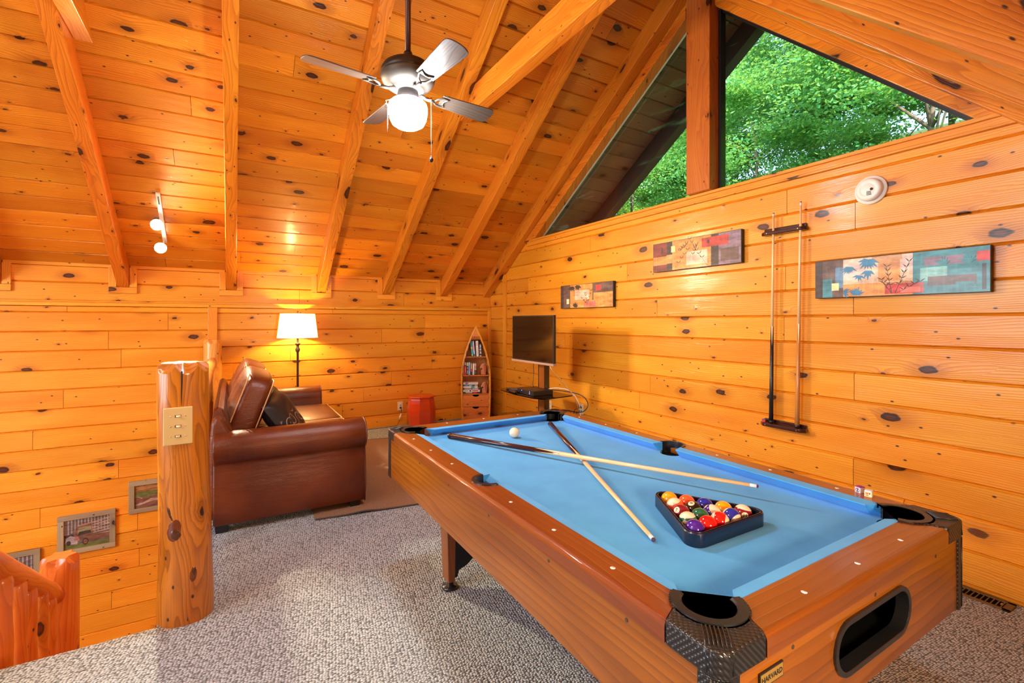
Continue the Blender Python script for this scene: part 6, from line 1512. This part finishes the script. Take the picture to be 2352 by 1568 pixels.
for i, (x, y, h, ci, s, lab) in enumerate(W3): tree(x, y, gz_(x), h, ci, s, i * 1.7, lab)

# ------------------------------------------------------------------ light
def light(name, typ, loc, power, color, **kw):
    d = bpy.data.lights.new(name, typ); d.energy = power; d.color = color
    for k, v in kw.items(): setattr(d, k, v)
    o = bpy.data.objects.new(name, d); COL.objects.link(o); o.location = loc; return o
def aim(o, tgt): o.rotation_euler = (Vector(tgt) - o.location).to_track_quat('-Z', 'Y').to_euler()
for (p, d) in SPOTS:
    o = light('track_spot_light', 'SPOT', p, P_SPOT, (1.0, 0.80, 0.52), spot_size=math.radians(130), spot_blend=0.5, shadow_soft_size=0.03); o.rotation_euler = d.to_track_quat('-Z', 'Y').to_euler()
# two added warm fills, unseen: low behind the camera, and general from above left
o = light('low_fill', 'AREA', (0.8, -0.55, 1.22), P_LOW, (1.0, 0.80, 0.55), shape='DISK', size=0.25); aim(o, (1.0, 2.0, 0.9))
o = light('room_fill', 'AREA', (-1.9, 1.4, 3.1), P_ROOM, (1.0, 0.84, 0.64), shape='DISK', size=0.9); aim(o, (0.6, 2.2, 0.4))
# added cool fill from the left, standing in for unseen daylight
o = light('left_fill', 'AREA', (-4.8, 2.4, 1.35), P_LEFT, (0.80, 0.90, 1.0), shape='RECTANGLE', size=2.8, size_y=2.0); aim(o, (0, 2.4, 1.2))
sun = light('sun', 'SUN', (0, 0, 20), 15.0, (1.0, 0.93, 0.78), angle=0.01); sun.rotation_euler = Vector((0.42, 0.62, -0.66)).to_track_quat('-Z', 'Y').to_euler()
w = bpy.data.worlds.new('World'); sc.world = w; w.use_nodes = True; nt = w.node_tree; nt.nodes.clear()
sky = nt.nodes.new('ShaderNodeTexSky'); sky.sky_type = 'NISHITA'; sky.sun_disc = False; sky.sun_elevation = math.radians(42); sky.sun_rotation = math.radians(215); sky.air_density = 1.0; sky.dust_density = 1.5
bg = nt.nodes.new('ShaderNodeBackground'); bg.inputs[1].default_value = P_SKY; ow = nt.nodes.new('ShaderNodeOutputWorld')
nt.links.new(sky.outputs[0], bg.inputs[0]); nt.links.new(bg.outputs[0], ow.inputs[0])

# ------------------------------------------------------------------ camera
cd = bpy.data.cameras.new('camera'); cam = bpy.data.objects.new('camera', cd); COL.objects.link(cam)
cd.sensor_fit = 'HORIZONTAL'; cd.sensor_width = 36.0; cd.lens = 1082.3 / 2352 * 36.0; cd.shift_y = -(784 - 737.4) / 2352; cd.clip_start = 0.02
cam.location = (0, 0, 1.40); cam.rotation_euler = (PI / 2, 0, -0.5356); sc.camera = cam
sc.view_settings.view_transform = 'Standard'; sc.view_settings.look = 'None'; sc.view_settings.gamma = 1.0; sc.view_settings.exposure = EXPO; sc.view_settings.use_curve_mapping = False
sc.cycles.use_denoising = True
sc.cycles.use_adaptive_sampling = True; sc.cycles.adaptive_threshold = 0.05; sc.cycles.max_bounces = 7; sc.cycles.diffuse_bounces = 4; sc.cycles.glossy_bounces = 4; sc.cycles.transmission_bounces = 6; sc.cycles.transparent_max_bounces = 12
sc.cycles.sample_clamp_indirect = 6.0; sc.cycles.caustics_reflective = False; sc.cycles.caustics_refractive = False
